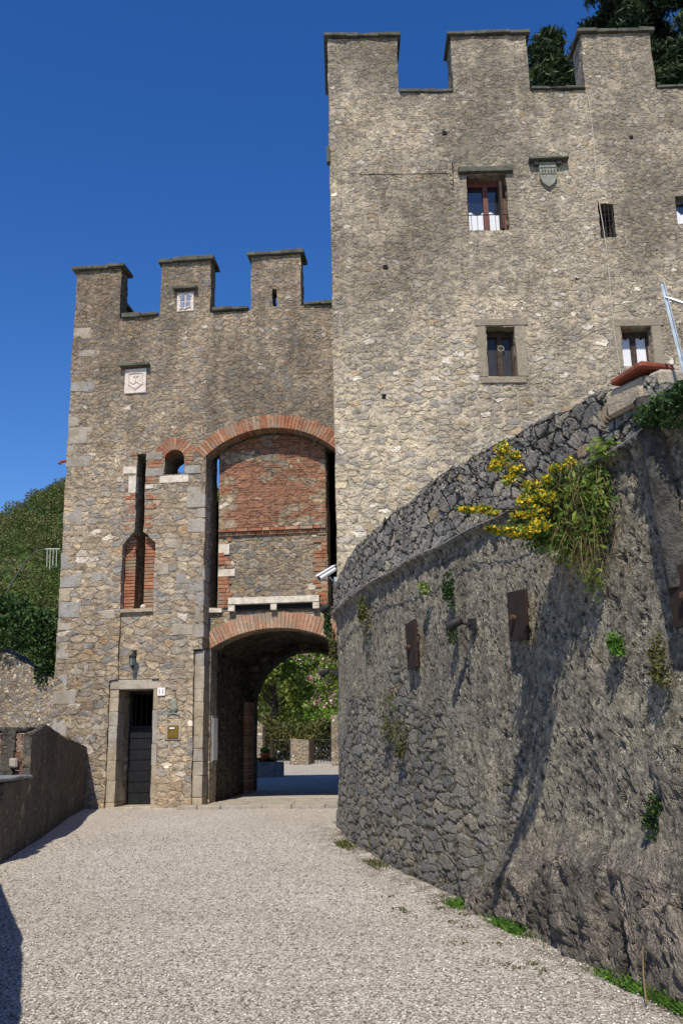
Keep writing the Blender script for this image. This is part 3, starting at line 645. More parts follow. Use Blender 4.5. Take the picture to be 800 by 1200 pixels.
mb = MB(); mb.box(2.14, 2.48, -.025, .05, 10.05, 10.47, .5, .006, .008); 
mb.tube([(2.19, -.03, 10.10), (2.26, -.032, 10.13), (2.31, -.032, 10.10), (2.36, -.032, 10.13), (2.42, -.03, 10.15)], .016, 6)
mb.tube([(2.18, -.03, 10.38), (2.24, -.03, 10.43), (2.31, -.03, 10.44), (2.38, -.03, 10.43), (2.44, -.03, 10.38)], .012, 6); mb.build('carved_slab', M['marble'], PQ2)
mb = MB()
for x0, x1, z0, z1 in ((2.20, 2.295, 10.29, 10.42), (2.325, 2.42, 10.29, 10.42), (2.21, 2.295, 10.15, 10.26), (2.325, 2.41, 10.15, 10.26)): mb.box(x0, x1, -.035, -.02, z0, z1, .5, .004)
mb.split('shield_quarters', M['bluegrey'], PQ2)
mb = MB(); mb.box(2.06, 2.56, -.12, .05, 10.52, 10.565, .5, .006, .006); mb.build('slate_hood', M['slate'], PQ2)
mb = MB(); mb.tube([(.0, .02, 7.05), (-.1, -.03, 7.02), (-.13, -.05, 6.97)], .03, 8); mb.build('drain_spout', M['redtile'], GT)

def gp(x, y, z): # tower-local point to world
    return (Matrix.Translation((-5.35, 17.4, 0)) @ Matrix.Rotation(GA, 4, 'Z') @ Vector((x, y, z)))[:]
# threshold flagstones
mb = MB(); z = 0
y = -.32
while y < 1.6:
    d = random.uniform(.22, .38); x = 2.45 if y < -.05 else 2.86
    while x < 5.28:
        w = min(random.uniform(.35, .8), 5.28-x); mb.box(x+.006, x+w-.006, y+.006, y+d-.006, .42, .575+random.uniform(-.006, .006), random.random(), .006, .01); x += w
    y += d
o = mb.build('paving', M['flag']); o.location = (-5.35, 17.4, 0); o.rotation_euler = (0, 0, GA); o['kind'] = 'structure'

# fixtures on the gate tower
L = empty('wall_lantern', gp(1.50, .05, 3.0), GA, 'small dark iron lantern fixed on the wall over the black door', 'lantern')
mb = MB(); mb.tube([(0, 0, .27), (0, -.12, .31), (0, -.14, .25)], .012, 6); mb.box(-.025, .025, -.012, .01, .2, .33); mb.build('bracket', M['iron'], L)
mb = MB(); mb.lathe([(.02, .25), (.07, .21), (.075, .19), (.062, .17)], (0, -.14, 0), 8); mb.lathe([(.045, .03), (.03, .0), (.01, -.03)], (0, -.14, 0), 8)
for k in range(4): a = k*pi/2+.4; mb.tube([(.058*cos(a), -.14+.058*sin(a), .18), (.043*cos(a), -.14+.043*sin(a), .03)], .006, 4)
mb.build('lantern_frame', M['iron'], L)
mb = MB(); mb.lathe([(.052, .17), (.038, .035)], (0, -.14, 0), 8); mb.split('pane', simple('lantern_glass', (.12, .17, .18), .2, .1, 5, 0, spec=.8), L)
NS = empty('house_number', gp(2.035, -.02, 2.55), GA, 'small white enamel tile with red numerals at the top right of the black door', 'number plate')
mb = MB(); mb.box(-.07, .07, -.012, .02, -.07, .07, .5, 0, .004); mb.build('plate', M['cctv'], NS)
tc = bpy.data.curves.new('numerals', 'FONT'); tc.body = '11'; tc.size = .13; tc.align_x = 'CENTER'; tc.align_y = 'CENTER'; tc.extrude = .003
to = bpy.data.objects.new('tmp', tc); C.objects.link(to); bpy.context.view_layer.update()
me = bpy.data.meshes.new_from_object(to.evaluated_get(bpy.context.evaluated_depsgraph_get())); bpy.data.objects.remove(to)
me.transform(Matrix.Translation((0, -.015, 0)) @ Matrix.Rotation(pi/2, 4, 'X')); me.materials.clear(); me.materials.append(M['red'])
link(bpy.data.objects.new('numerals', me), NS)
mb = MB(); mb.box(-.045, .045, -.02, .02, -.045, .045, .5, .003, .006); mb.tube([(-.02, -.022, .02), (.02, -.022, .02), (.02, -.022, -.02)], .004, 4)
o = mb.build('ceramic_tile', M['ashlar'], label='small square beige tile on the wall above the stone stoup, right of the house number', cat='tile'); o.location = gp(2.27, 0, 2.62); o.rotation_euler = (0, 0, GA)
mb = MB(); mb.lathe([(.02, -.14), (.05, -.12), (.06, -.09), (.09, -.06), (.10, -.02), (.07, .03), (.085, .09), (.06, .16), (.015, .2)], (0, 0, 0), 12)
mb.tube([(-.14, 0, -.20), (-.09, -.02, -.15), (0, -.03, -.13), (.09, -.02, -.15), (.14, 0, -.2)], .018, 6)
o = mb.build('stone_stoup', M['shield'], smooth=True, label='small weathered grey stone bell-shaped carving above the brass letterbox', cat='carving'); o.location = gp(2.27, -.01, 2.27); o.rotation_euler = (0, 0, GA); o.scale = (.8, .5, .8)
LB = empty('letterbox', gp(2.27, -.01, 1.84), GA, 'square brass letterbox plate let into a pale stone surround beside the black door', 'letterbox')
mb = MB(); mb.box(-.15, .15, -.006, .03, -.15, .17, .5, .005, .006); mb.build('surround', M['ashlar'], LB)
mb = MB(); mb.box(-.1, .1, -.025, .02, -.115, .11, .5, 0, .006); mb.box(-.09, .09, -.03, -.02, .02, .03); mb.build('plate', M['brass'], LB)
mb = MB(); mb.box(-.06, .03, -.032, -.02, .05, .075); mb.build('name_label', M['cctv'], LB)
NB = empty('notice_panel', gp(2.86, .75, 1.7), GA, 'narrow pale framed panel on the dark left side of the passage', 'panel')
mb = MB(); mb.box(-.02, .012, -.28, .12, -.42, .42, .5, 0, .005); mb.build('frame', M['slabtop'], NB)
mb = MB(); mb.box(.013, .018, -.25, .09, -.38, .38); mb.build('sheet', M['cctv'], NB)
# security camera on the right, fixed to the keep's corner by an arm
CC = empty('security_camera', (-.13, 16.68, 4.42), 0, 'white tubular security camera on a bracket at the corner above the archway', 'security camera')
mb = MB(); d = Vector((-.34, -.30, -.26)); dn_ = d.normalized(); q = dn_.to_track_quat('Z', 'Y').to_matrix().to_4x4()
mb.lathe([(.03, -.02), (.048, 0), (.05, .40), (.044, .41)], (-.02, -.28, .19), 14, M4=q); mb.build('housing', M['cctv'], CC, True)
mb = MB(); q0 = Vector((-.02, -.28, .19)); 
side = dn_.cross(Vector((0, 0, 1))).normalized(); upv = side.cross(dn_)
P0 = q0+upv*.056-dn_*.03; P1 = q0+upv*.056+dn_*.46
V = [P0-side*.05, P0+side*.05, P1+side*.05, P1-side*.05]; V += [p+upv*.008 for p in V]
mb.add(V, [(0, 3, 2, 1), (4, 5, 6, 7), (0, 1, 5, 4), (1, 2, 6, 5), (2, 3, 7, 6), (3, 0, 4, 7)]); mb.build('sun_shield', M['cctv'], CC)
mb = MB(); mb.lathe([(.042, .0), (.03, .004)], q0+dn_*.411, 12, M4=q); mb.build('lens', M['glass'], CC)
mb = MB(); mb.tube([(.02, 0, 0), (-.05, -.12, .0), (-.10, -.34, .03)], .014, 8); mb.box(-.03, .04, -.03, .03, -.09, .09); mb.build('bracket', M['zinc'], CC)
mb = MB(); mb.tube([(0, -.02, -.05), (-.05, -.12, -.10), (-.11, -.3, .02)], .006, 6); mb.build('lead', M['iron'], CC)

# ------------------------------------------------------------------ keep
KP = empty('keep', (-.1, 16.6, 0), 0, 'tall square crenellated stone keep on the right with five small windows', 'keep')
W1 = (2.74, 3.54, 11.42, 12.66); W2 = (2.95, 3.51, 8.32, 9.34); W3 = (5.34, 5.65, 11.2, 11.95); W4 = (5.54, 6.13, 8.46, 9.28); W5 = (6.88, 7.45, 11.48, 12.1)
rc = lambda w: [(w[0], w[2]), (w[0], w[3]), (w[1], w[3]), (w[1], w[2])]
ko = [(0, -.3), (10.5, -.3), (10.5, 14.6), (9.45, 14.6), (9.45, 15.96), (7.95, 15.96), (7.95, 14.6), (6.76, 14.6), (6.76, 15.96), (5.31, 15.96), (5.31, 14.6), (4.16, 14.6), (4.16, 15.96), (2.58, 15.96), (2.58, 14.6), (1.45, 14.6), (1.45, 15.96), (0, 15.96)]
slab('wall', ko, [rc(w) for w in (W1, W2, W3, W4, W5)], 0, .65, M['keep'], KP, .10, .022)
mb = MB(); mb.box(.03, 10.4, .66, 10, -.3, 13.7); mb.build('tower_body', M['keep'], KP)
for x0, x1 in ((0, 1.45), (2.58, 4.16), (5.31, 6.76), (7.95, 9.45)): coping(x0, x1, 0, .66, 15.965, KP, .08, .08)
for x0, x1 in ((1.51, 2.52), (4.22, 5.25), (6.82, 7.89), (9.5, 10.4)): coping(x0, x1, 0, .66, 14.605, KP, .07, .05, 'parapet_coping')
slab('side_parapet', [(0, 13.7), (.5, 13.7), (.5, 15.9), (0, 15.9)], [], .67, 1.6, M['keep'], KP, .3, .01); coping(0, .5, .76, 1.6, 15.91, KP)
def keep_window(w, lintel, frame, label=None, pane='glass', curtains=True, shutter=False, stone=False, mull=M['redwood'], dep=.24):
    x0, x1, z0, z1 = w; K = empty('window', (0, 0, 0), 0, None, None); K.parent = KP
    if label: K['label'] = label
    f = MB(); t_ = .045
    f.box(x0, x1, dep, dep+.07, z0, z0+t_); f.box(x0, x1, dep, dep+.07, z1-t_-.08, z1); f.box(x0, x0+t_, dep, dep+.07, z0+t_, z1-.12); f.box(x1-t_, x1, dep, dep+.07, z0+t_, z1-.12)
    cx = (x0+x1)/2; f.box(cx-.05, cx+.05, dep-.01, dep+.06, z0+t_, z1-.12); 
    f.build('frame', mull, K)
    g = MB(); g.box(x0+t_, cx-.05, dep+.05, dep+.058, z0+t_, z1-.12); g.box(cx+.05, x1-t_, dep+.05, dep+.058, z0+t_, z1-.12); g.split('pane', M[pane], K)
    if curtains:
        for (a, b) in ((x0+t_+.005, cx-.055), (cx+.055, x1-t_-.005)):
            V = []; F = []; n = 14; top = z0+(z1-z0)*curtains
            for i in range(n+1):
                u = i/n; x = a+(b-a)*u; y = dep+.035+.010*sin(u*9*pi); V += [(x, y, z0+t_+.005), (x, y, top+.04*sin(u*pi*2+1))]
            F = [(2*i, 2*i+2, 2*i+3, 2*i+1) for i in range(n)]; mesh('curtain', V, F, M['curtain'], K, True)
    if lintel:
        b = MB(); b.box(x0-.16, x1+.14, -.1, .25, z1+.02, z1+.13, .5, .006, .008); b.build('lintel', M['darkwood'] if lintel == 1 else M['slate'], K)
    if stone:
        b = MB(); b.box(x0-.17, x0-.002, -.014, .3, z0-.02, z1+.01, .3, .006, .01); b.box(x1+.002, x1+.2, -.014, .3, z0-.02, z1+.01, .5, .006, .01)
        b.box(x0-.22, x1+.25, -.018, .3, z1+.012, z1+.16, .1, .006, .01); b.box(x0-.14, x1+.16, -.02, .3, z0-.15, z0-.022, .6, .006, .01); b.split('stone_surround', M['keepstone'], K)
    return K
M['keepstone'] = stonework('window_stone', [(0, (.27, .235, .18)), (.5, (.31, .27, .205)), (1, (.25, .225, .18))])
K1 = keep_window(W1, 2, 1, curtains=.42)
mb = MB(); mb.box(W1[0]-.16, W1[0]-.005, -.006, .1, W1[2]-.02, W1[3], .5, .004)
mb = MB(); courses(mb, W1[0]-.12, W1[0]-.003, W1[2]-.05, W1[3], -.008, .2, .075, .12, .03, 0, jit=.004); courses(mb, W1[1]+.003, W1[1]+.14, W1[2]-.05, W1[3], -.008, .2, .075, .12, 0, .04, jit=.004); mb.split('window_edging', M['keepstone'], K1)
mb = MB(); mb.box(W1[1]-.15, W1[1]-.10, -.02, .22, W1[2]+.03, W1[3]-.16, .5, 0, .004); mb.build('shutter', M['darkwood'], K1)
mb = MB()
for zz in (.36, ): mb.tube([(W1[0], .04, W1[2]+zz), (W1[1], .04, W1[2]+zz)], .011, 6)
for k in range(7): mb.tube([(W1[0]+.06+k*.12, .04, W1[2]), (W1[0]+.06+k*.12, .04, W1[2]+.36)], .005, 5)
mb.build('railing', M['iron'], K1)
M['dim'] = simple('dull_dark_pane', (.02, .02, .022), .35, .3, 6, 0, spec=.4)  # pane painted near black and dulled to keep out the sky reflection
K2 = keep_window(W2, 0, 1, pane='dim', curtains=0, stone=True, mull=M['darkwood'])
mb = MB(); mb.tube([(W2[0]+.31+.055*cos(a), .235, W2[2]+.66+.055*sin(a)) for a in np.linspace(0, 2*pi, 13)], .012, 6); mb.build('vent_ring', M['shield'], K2)
K3 = keep_window(W3, 0, 1, curtains=0, mull=M['darkwood'], dep=.3)
mb = MB()
for k in range(4): x = W3[0]+.045+k*.075; mb.tube([(x, .02, W3[2]), (x, .02, W3[3])], .009, 5)
for k in range(5): zz = W3[2]+.1+k*.14; mb.tube([(W3[0], .02, zz), (W3[1], .02, zz)], .009, 5)
mb.build('iron_grille', M['iron'], K3)
K4 = keep_window(W4, 0, 1, curtains=.86, stone=True, mull=M['darkwood'])
K5 = keep_window(W5, 0, 1, curtains=.5, dep=.1, mull=M['slate'])
SH = empty('shield_relief', (0, 0, 0), 0, None, None); SH.parent = KP
sp = [(4.21, 12.88), (4.21, 12.55), (4.26, 12.42), (4.38, 12.32), (4.50, 12.42), (4.55, 12.55), (4.55, 12.88)]
mb = MB(); mb.prism(sp, -.07, .02); mb.build('shield', M['shield'], SH)
mb = MB(); mb.box(4.22, 4.54, -.078, -.072, 12.74, 12.76); mb.box(4.22, 4.54, -.078, -.072, 12.60, 12.62)
for k in range(5): mb.box(4.25+k*.06, 4.28+k*.06, -.08, -.072, 12.65, 12.70)
mb.build('shield_band', M['slate'], SH)
mb = MB(); mb.box(4.02, 4.80, -.16, .05, 12.905, 12.96, .5, .014, .01); mb.box(4.1, 4.2, -.1, .05, 12.82, 12.9, .5, .01, .01); mb.box(4.56, 4.66, -.1, .05, 12.82, 12.9, .5, .01, .01); mb.build('slate_hood', M['slate'], SH)
mb = MB(); mb.tube([(2.50, -.05, 12.95), (2.46, -.06, 12.9), (2.475, -.03, 12.8), (2.47, -.03, 12.45), (2.44, -.06, 12.4), (2.40, -.06, 12.44)], .012, 6); mb.tube([(2.47, 0, 12.75), (2.47, -.04, 12.75)], .01, 6)
mb.tube([(2.47, -.04, 12.62), (2.40, -.06, 12.62)], .009, 6)
mb.build('iron_hook', M['iron'], KP)
mb = MB(); mb.tube([(0.6, -.012, 12.72), (2.45, -.014, 12.70)], .006, 5); mb.build('iron_tie_rod', M['rust'], KP)
mb = MB()
for (z0, z1, x) in ((11.4, 9.6, 2.83), (8.1, 6.3, 2.98)): mb.tube([(x+.01*sin(k*.9), -.016, z0+(z1-z0)*k/12) for k in range(13)], .007, 5)
mb.split('cable_run', M['cablegrey'], KP)
mb = MB(); mb.tube([(5.33+.02*sin(k*.7)+k*.006, -.02-.01*(k % 2), 14.5-k*.33) for k in range(20)], .008, 5)
o = mb.build('hanging_wire', M['wirepale'], label='thin pale wire hanging down the keep from the third merlon past the barred window', cat='wire'); o.location = (-.1, 16.6, 0)
for x, z in ((1.1, 5.2), (1.0, 10.6), (4.75, 10.3), (4.6, 7.6), (.9, 7.9), (2.3, 13.6), (6.1, 13.4)):
    mb = MB(); mb.box(x, x+.10, -.006, .05, z, z+.10, .5, .018, .01); mb.build('putlog_hole_shade', M['dark'], KP)  # small black blocks on the face stand in for shaded holes
mb = MB(); mb.box(-.06, .004, -.05, .1, 13.0, 13.35, .5, .01); mb.build('side_bracket', M['slate'], KP)

# ------------------------------------------------------------------ bastion wall
def wp(y): return float(np.interp(y, PY, PX))
# smooth plan curve
ts = np.arange(-4, 16.4001, .02)
px_ = np.interp(ts, PY, PX); kk = np.ones(45)/45; px_ = np.convolve(np.pad(px_, 22, mode='edge'), kk, 'valid')
cur = np.c_[px_, ts]; seg = np.r_[0, np.cumsum(np.linalg.norm(np.diff(cur, axis=0), axis=1))]
def bast():
    sfar = seg[-1]; s0 = np.interp(4.6, ts, seg)
    ss = np.concatenate([np.arange(0, s0, .15), np.arange(s0, sfar, .024)]); X = np.interp(ss, seg, cur[:, 0]); Y = np.interp(ss, seg, cur[:, 1])
    tx = np.gradient(X, ss); ty = np.gradient(Y, ss); L = np.hypot(tx, ty); nx, ny = -ty/L, tx/L      # outward = left of travel
    top = np.interp(Y, [-4, 4.9, 5.15, 5.5, 6.2, 8.5, 12, 13.4, 16.4], [3.5, 3.55, 3.62, 3.80, 3.92, 4.08, 3.95, 3.78, 3.8])
    nt = 190; V = []; up_ = []; co_ = []; rk_ = []
    for i in range(len(ss)):
        tp = top[i]+.035*noise.noise((ss[i]*2.1, 0, 0))+.03*noise.noise((ss[i]*6, 3, 0))
        for j in range(nt+18):
            if j < nt: z = -.25+(tp+.25)*j/(nt-1); inw = 0
            else: z = tp; inw = (j-nt+1)*.04
            led = 3.38+.02*noise.noise((ss[i]*1.5, 8, 0))
            u = min(1, max(0, (z-led+.02)/.04)); pro = .05*u+.03*math.exp(-((z-led)/.05)**2)
            bat = -.015*(z-1)                                          # slight batter
            low = max(0, 1-z/1.3)*max(0, min(1, (9-Y[i])/3))
            pro += .05*noise.noise((ss[i]*.6, z*.7, 2))+low*.10*(noise.noise((ss[i]*1.6, z*2.1, 5))+.4)
            if z < .031*Y[i]+.25: pro += .05*max(0, noise.noise((ss[i]*2.2, 0, 7)))
            pro += bat-inw; rnd_ = -.03 if j == nt-1 else 0
            V.append((X[i]+nx[i]*pro, Y[i]+ny[i]*pro, z+rnd_))
            n1 = noise.noise((ss[i]*1.3, z*1.3, 9))
            up_.append(u); co_.append((1-u)*min(1, max(0, (Y[i]-7.9+n1*2.0+(1.25-z)*1.1)/.6))*min(1, max(0, (2.2-z+n1*1.1)/.3)))
            rk_.append((1-u)*min(1, max(0, (1.35-z+n1*.7-max(0, Y[i]-6.5)*.45)/.4)))
    m = nt+18; n = len(ss); a = (np.arange(n-1)[:, None]*m+np.arange(m-1)).ravel(); F = np.stack([a, a+1, a+m+1, a+m], 1)
    V = np.array(V); o = fastmesh('wall_face', V, F, None, M['bastion'], BW)
    for nm, ar in (('upper', up_), ('coursed', co_), ('rock', rk_)):
        at = o.data.attributes.new(nm, 'FLOAT', 'POINT'); at.data.foreach_set('value', np.array(ar, dtype=np.float32))
    o.data.polygons.foreach_set('use_smooth', [True]*len(o.data.polygons))
    return o
BW = empty('curved_wall', (0, 0, 0), 0, 'curved dark rough stone retaining wall on the right of the gravel drive', 'retaining wall')
bast()
# earth terrace held by the wall
V = []; 
inn = [(np.interp(y, PY, PX)+.45+.25*(y > 14), y) for y in np.arange(-4, 15.3, .5)]
tv = [(x, y, 3.3) for x, y in inn]+[(12, 15.3, 3.3), (12, -4, 3.3)]
mesh('terrace', tv, [tuple(range(len(tv)))], simple('terrace_soil', (.08, .07, .045), .95, .4, 3., .03), None, kind='structure')

def wpos(y, z, off=0.):
    x = np.interp(y, cur[:, 1], cur[:, 0]); k = int(np.searchsorted(ts, y)); k = max(2, min(len(ts)-3, k)); d = cur[k+2]-cur[k-2]; d /= np.linalg.norm(d)
    nn = np.array([-d[1], d[0]]); return Vector((x+nn[0]*(off), y+nn[1]*(off), z)), Vector((nn[0], nn[1], 0)), Vector((d[0], d[1], 0))
def wframe(y, z, off):
    """matrix at a point of the wall face: local x along the wall (towards the camera), y into the wall, z up"""
    p, n, d = wpos(y, z, off); x = -d; yv = -n
    return Matrix(((x.x, yv.x, 0, p.x), (x.y, yv.y, 0, p.y), (0, 0, 1, p.z), (0, 0, 0, 1)))
# clay slab on a stone pier at the wall head
PR = empty('clay_slab', (0, 0, 0), 0, 'thick red clay slab lying on the broken head of the curved wall under a curtained window', 'slab')
PR.matrix_world = wframe(5.50, 3.69, .03)
mb = MB(); mb.box(-.19, .14, -.05, .2, .115, .165, .5, .008, .012); mb.build('tile', M['redtile'], PR)
mb = MB(); mb.box(-.28, .06, -.02, .22, -.08, .11, .3, .02, .02); mb.box(.06, .22, .02, .22, -.1, .09, .6, .02, .02); mb.build('bedding_stone', M['ashlar'], BW).matrix_world = wframe(5.50, 3.69, .03)
# cement strip
V = []; F = []
for k in range(25):
    z = 3.62-k*.05
    for j in range(7):
        u = j/6; x = -.09+.17*u+.006*k; y = -.085*sin(pi*u)**.35+.012*noise.noise((k*.35, j*.8, 0))+.02; V.append((x+.008*noise.noise((k*.5, j, 4)), y, z))
for k in range(24):
    for j in range(6): a_ = k*7+j; F.append((a_, a_+7, a_+8, a_+1))
mesh('cement_strip', V, F, M['cement'], BW, True).matrix_world = wframe(5.42, 0, .03)
# cable along the string course
pts = []
for y in np.arange(13.6, 5.5, -.25):
    z = 3.36+.012*sin(y*5)+(.03 if y < 6 else 0); p, n, d = wpos(y, z, .085+.01*sin(y*3)); pts.append(p)
p, n, d = wpos(5.45, 3.40, .10); pts.append(p); p, n, d = wpos(5.15, 3.47, .10); pts.append(p)
mb = MB(); mb.tube(pts, .0055, 6); mb.build('cable', M['cablegrey'], label='grey cable running along the ledge of the curved stone wall', cat='cable')

def plate(y, z, w, h, rot, label):
    P_ = empty('anchor_plate', (0, 0, 0), 0, label, 'steel plate', 'rusty steel plates bolted to the curved wall'); P_.matrix_world = wframe(y, z, .065) @ Matrix.Rotation(rot, 4, 'Y')
    mb = MB(); mb.box(-w/2, w/2, -.012, .012, -h/2, h/2, .5, .004, .003); mb.build('plate', M['rust'], P_)
    mb = MB(); mb.lathe([(.026, 0), (.026, .035), (.016, .042)], (-.03, -.014, -.02), 8, M4=Matrix.Rotation(pi/2, 4, 'X')); mb.build('bolt', M['rustbolt'], P_)
    mb = MB(); mb.tube([(0, .012, .1), (0, .13, .1)], .014, 6); mb.tube([(0, .012, -.1), (0, .13, -.1)], .014, 6); mb.build('stud', M['rust'], P_)
    return P_
plate(7.14, 2.52, .30, .38, .06, 'rusty square steel plate bolted to the wall below the yellow-flowering bush')
plate(9.25, 2.52, .26, .46, -.05, 'narrow-looking rusty plate seen almost edge-on, farthest along the wall')
plate(5.17, 2.38, .36, .34, -.10, 'large dark rusty plate at the right edge of the photo under the cement strip')

def flood(y, z, label, sw=0., sc=.72):
    P_ = empty('floodlight', (0, 0, 0), 0, label, 'floodlight', 'black floodlights fixed to the curved wall'); P_.matrix_world = wframe(y, z, .03) @ Matrix.Scale(sc, 4)
    q = Vector((-.5+sw, -.6, -.35)).normalized().to_track_quat('Z', 'Y').to_matrix().to_4x4()
    mb = MB(); mb.lathe([(.02, -.1), (.055, -.08), (.06, .02), (.075, .08), (.075, .1)], (-.02, -.20, .02), 12, M4=q); mb.build('lamp_housing', M['iron'], P_, True)
    mb = MB(); mb.lathe([(.066, .101), (.06, .104)], (-.02, -.20, .02), 12, M4=q); mb.build('lens', M['glass'], P_)
    mb = MB(); mb.tube([(.02, .05, .0), (.02, -.08, .01), (-.01, -.19, .03)], .018, 6); mb.tube([(.02, -.04, 0), (.09, -.12, -.06), (.13, -.14, -.15)], .013, 6); mb.box(-.03, .07, -.02, .04, -.06, .07); mb.build('bracket', M['iron'], P_)
flood(8.02, 2.56, 'black floodlight on a bracket halfway along the curved wall, left of a rusty plate')
flood(13.25, 2.55, 'black floodlight at the far end of the curved wall, against the archway')
flood(13.0, 3.42, 'small black floodlight just under the cable at the far top corner of the curved wall')

# fence on the wall head
FN = empty('wire_fence', wpos(5.12, 3.58, -.06)[0], 0, 'galvanised fence post with brace and rusty wire netting on the wall head', 'fence')
mb = MB(); a = Vector((-.02, 0, 0)); b = Vector((-.085, .05, .70))
def angle_iron(mb, a, b, w=.02, th=.004):
    d = (b-a).normalized(); s = d.cross(Vector((0, 1, 0))).normalized(); e = d.cross(s)
    for (u, v_) in ((s, e), (e, s)):
        V = []
        for p in (a, b):
            for k1, k2 in ((0, 0), (w, 0), (w, th), (0, th)): V.append(p+u*k1+v_*k2)
        mb.add(V, [(0, 1, 2, 3), (7, 6, 5, 4), (0, 4, 5, 1), (1, 5, 6, 2), (2, 6, 7, 3), (3, 7, 4, 0)])
angle_iron(mb, a, b); mb.build('post', M['zinc'], FN)
mb = MB(); angle_iron(mb, b+Vector((0, 0, -.10)), Vector((.55, -.35, .08)), .02); mb.build('brace', M['zinc'], FN)
mb = MB(); u = Vector((.86, -.5, 0)); nn = 16
for i in range(nn):
    for s_ in (1, -1):
        pts = []
        for k in range(10):
            z = k*.075; x = i*.075+s_*z*.9
            if 0 <= x <= 1.2: pts.append(a+u*x+Vector((-.04*z/.7*0, .05*z, z+.01+.015*sin(x*9+z*7))))
        if len(pts) > 1: mb.tube(pts, .0022, 3, cap=False)
mb.build('wire_netting', M['rust'], FN)

# ------------------------------------------------------------------ left parapet
PT = empty('parapet', (0, 0, 0), 0, 'low dark cement-faced parapet along the left edge of the drive', 'parapet')
def pathwall(name, P, ztop, th, mat, parent, z0=-.3, side=-1, n=14):
    """wall along a plan polyline (road face first) of given top heights and thickness"""
    out = []; 
    for k in range(len(P)-1):
        a = np.array(P[k], float); b = np.array(P[k+1], float); m = max(2, int(np.linalg.norm(b-a)/.1))
        for i in range(m+(k == len(P)-2)): t_ = i/m; out.append((*(a+(b-a)*t_), ztop[k]+(ztop[k+1]-ztop[k])*t_))
    V = []; F = []; nz = 12
    for i, (x, y, zt) in enumerate(out):
        x2, y2, _ = out[min(i+1, len(out)-1)]; x1, y1, _ = out[max(i-1, 0)]; d = np.array([x2-x1, y2-y1]); d /= np.linalg.norm(d); nrm = np.array([-d[1], d[0]])*side*-1
        zt += .02*noise.noise((i*.31, 0, 1))
        prof = [(0, z0+(zt-.02-z0)*j/nz) for j in range(nz+1)]+[(.02, zt), (th-.02, zt), (th, zt-.02), (th, z0)]
        for (o_, z) in prof: V.append(wobble((x+nrm[0]*o_, y+nrm[1]*o_, z), .012))
    m = nz+5
    for i in range(len(out)-1):
        for j in range(m-1): F.append((i*m+j, i*m+j+1, (i+1)*m+j+1, (i+1)*m+j))
    F.append(tuple(range(m))); F.append(tuple((len(out)-1)*m+j for j in range(m))[::-1])
    return mesh(name, V, F, mat, parent)
pathwall('tall_block', [(-4.68, 17.36), (-4.43, 15.15), (-4.17, 13.3), (-4.06, 12.4)], [1.62, 1.76, 1.93, 1.80], .10, M['parapet'], PT, side=1)
pathwall('low_wall', [(-4.06, 12.38), (-3.88, 10.95), (-4.1, 9.9)], [1.24, 1.22, 1.22], .95, M['parapet'], PT, side=1)
mb = MB(); y = 12.36
while y > 10.9:
    d = random.uniform(.45, .7); x = np.interp(y-d/2, [10.95, 12.38], [-3.88, -4.06]); mb.box(x-.98, x+.015, y-d+.01, y-.005, 1.235, 1.275, random.random(), .008, .012); y -= d
mb.build('coping_slab', M['slabtop'], PT)
pathwall('near_wall', [(-4.15, 10.0), (-2.65, 6.24), (-2.0, 4.3), (-1.65, 2.8)], [1.65, 1.8, 1.75, 1.7], .5, M['parapet'], PT, side=1)
RW = empty('return_wall', (-4.5, 12.45, 0), 0, 'short red-brown brick wall with upright cement strips behind the low parapet', 'wall')
mb = MB(); courses(mb, -2.5, .34, 1.1, 1.80, 0, .3, .075, .22, gap=.014, jit=.008); mb.build('brickwork', stonework('sooty_brick', [(0, (.12, .06, .04)), (.5, (.2, .09, .055)), (1, (.16, .10, .075))], .8), RW)
mb = MB(); 
for x in (.14, -.14, -.46, -.8, -1.15, -1.5): mb.box(x-.1, x+.06, -.035, .1, 1.0, 1.82+random.uniform(-.05, .03), .5, .012, .01)
mb.box(-2.5, .36, -.0, .36, 1.805, 1.86, .5, .02, .015); mb.build('cement_strips', M['parapet'], RW)
mb = MB(); mb.box(.17, .27, -.09, .0, 1.36, 1.48, .5, .01, .02); mb.build('loose_block', M['ashlar'], RW)

# pale rubble wall behind, left of the tower, with ivy
pathwall('boundary_wall', [(-5.15, 18.6), (-6.2, 19.2), (-7.4, 19.6), (-12, 20.5)], [2.55, 3.1, 3.75, 4.1], .5, M['backwall'], None, side=1,
    ).name = 'boundary_wall'
o = bpy.data.objects['boundary_wall']; o['label'] = 'pale sunlit rubble wall behind the parapet, topped with ivy'; o['category'] = 'wall'
def cloud(n, boxes, seed):
    g = np.random.default_rng(seed); P = []
    tot = sum(b[3]*b[4]*b[5] for b in boxes)
    for (x, y, z, rx, ry, rz) in boxes:
        m = int(n*rx*ry*rz/tot)+20; q = g.normal(size=(m, 3)); q /= np.linalg.norm(q, axis=1)[:, None]; q *= g.uniform(.55, 1.06, m)[:, None]
        P.append(q*[rx, ry, rz]+[x, y, z])
    return np.concatenate(P)
iv = []
g = np.random.default_rng(5)
for k in range(34):
    u = g.uniform(0, 1); x = -5.35-u*2.8-.1; zc = 3.0+u*1.1+g.uniform(-.1, .9)
    if k < 12: x = -5.45-g.uniform(0, .8); zc = g.uniform(2.75, 4.2)
    iv.append((x, 19.2+u*.5-.15, zc, g.uniform(.25, .5), .3, g.uniform(.25, .5)))
P = cloud(11000, iv, 3); V, F, r = leaves(P, .075, None, .3, 1.3, 4)
fastmesh('ivy', V, F, r, M['ivy'], label='dark green ivy spilling over the pale rubble wall beside the gate tower', cat='ivy')
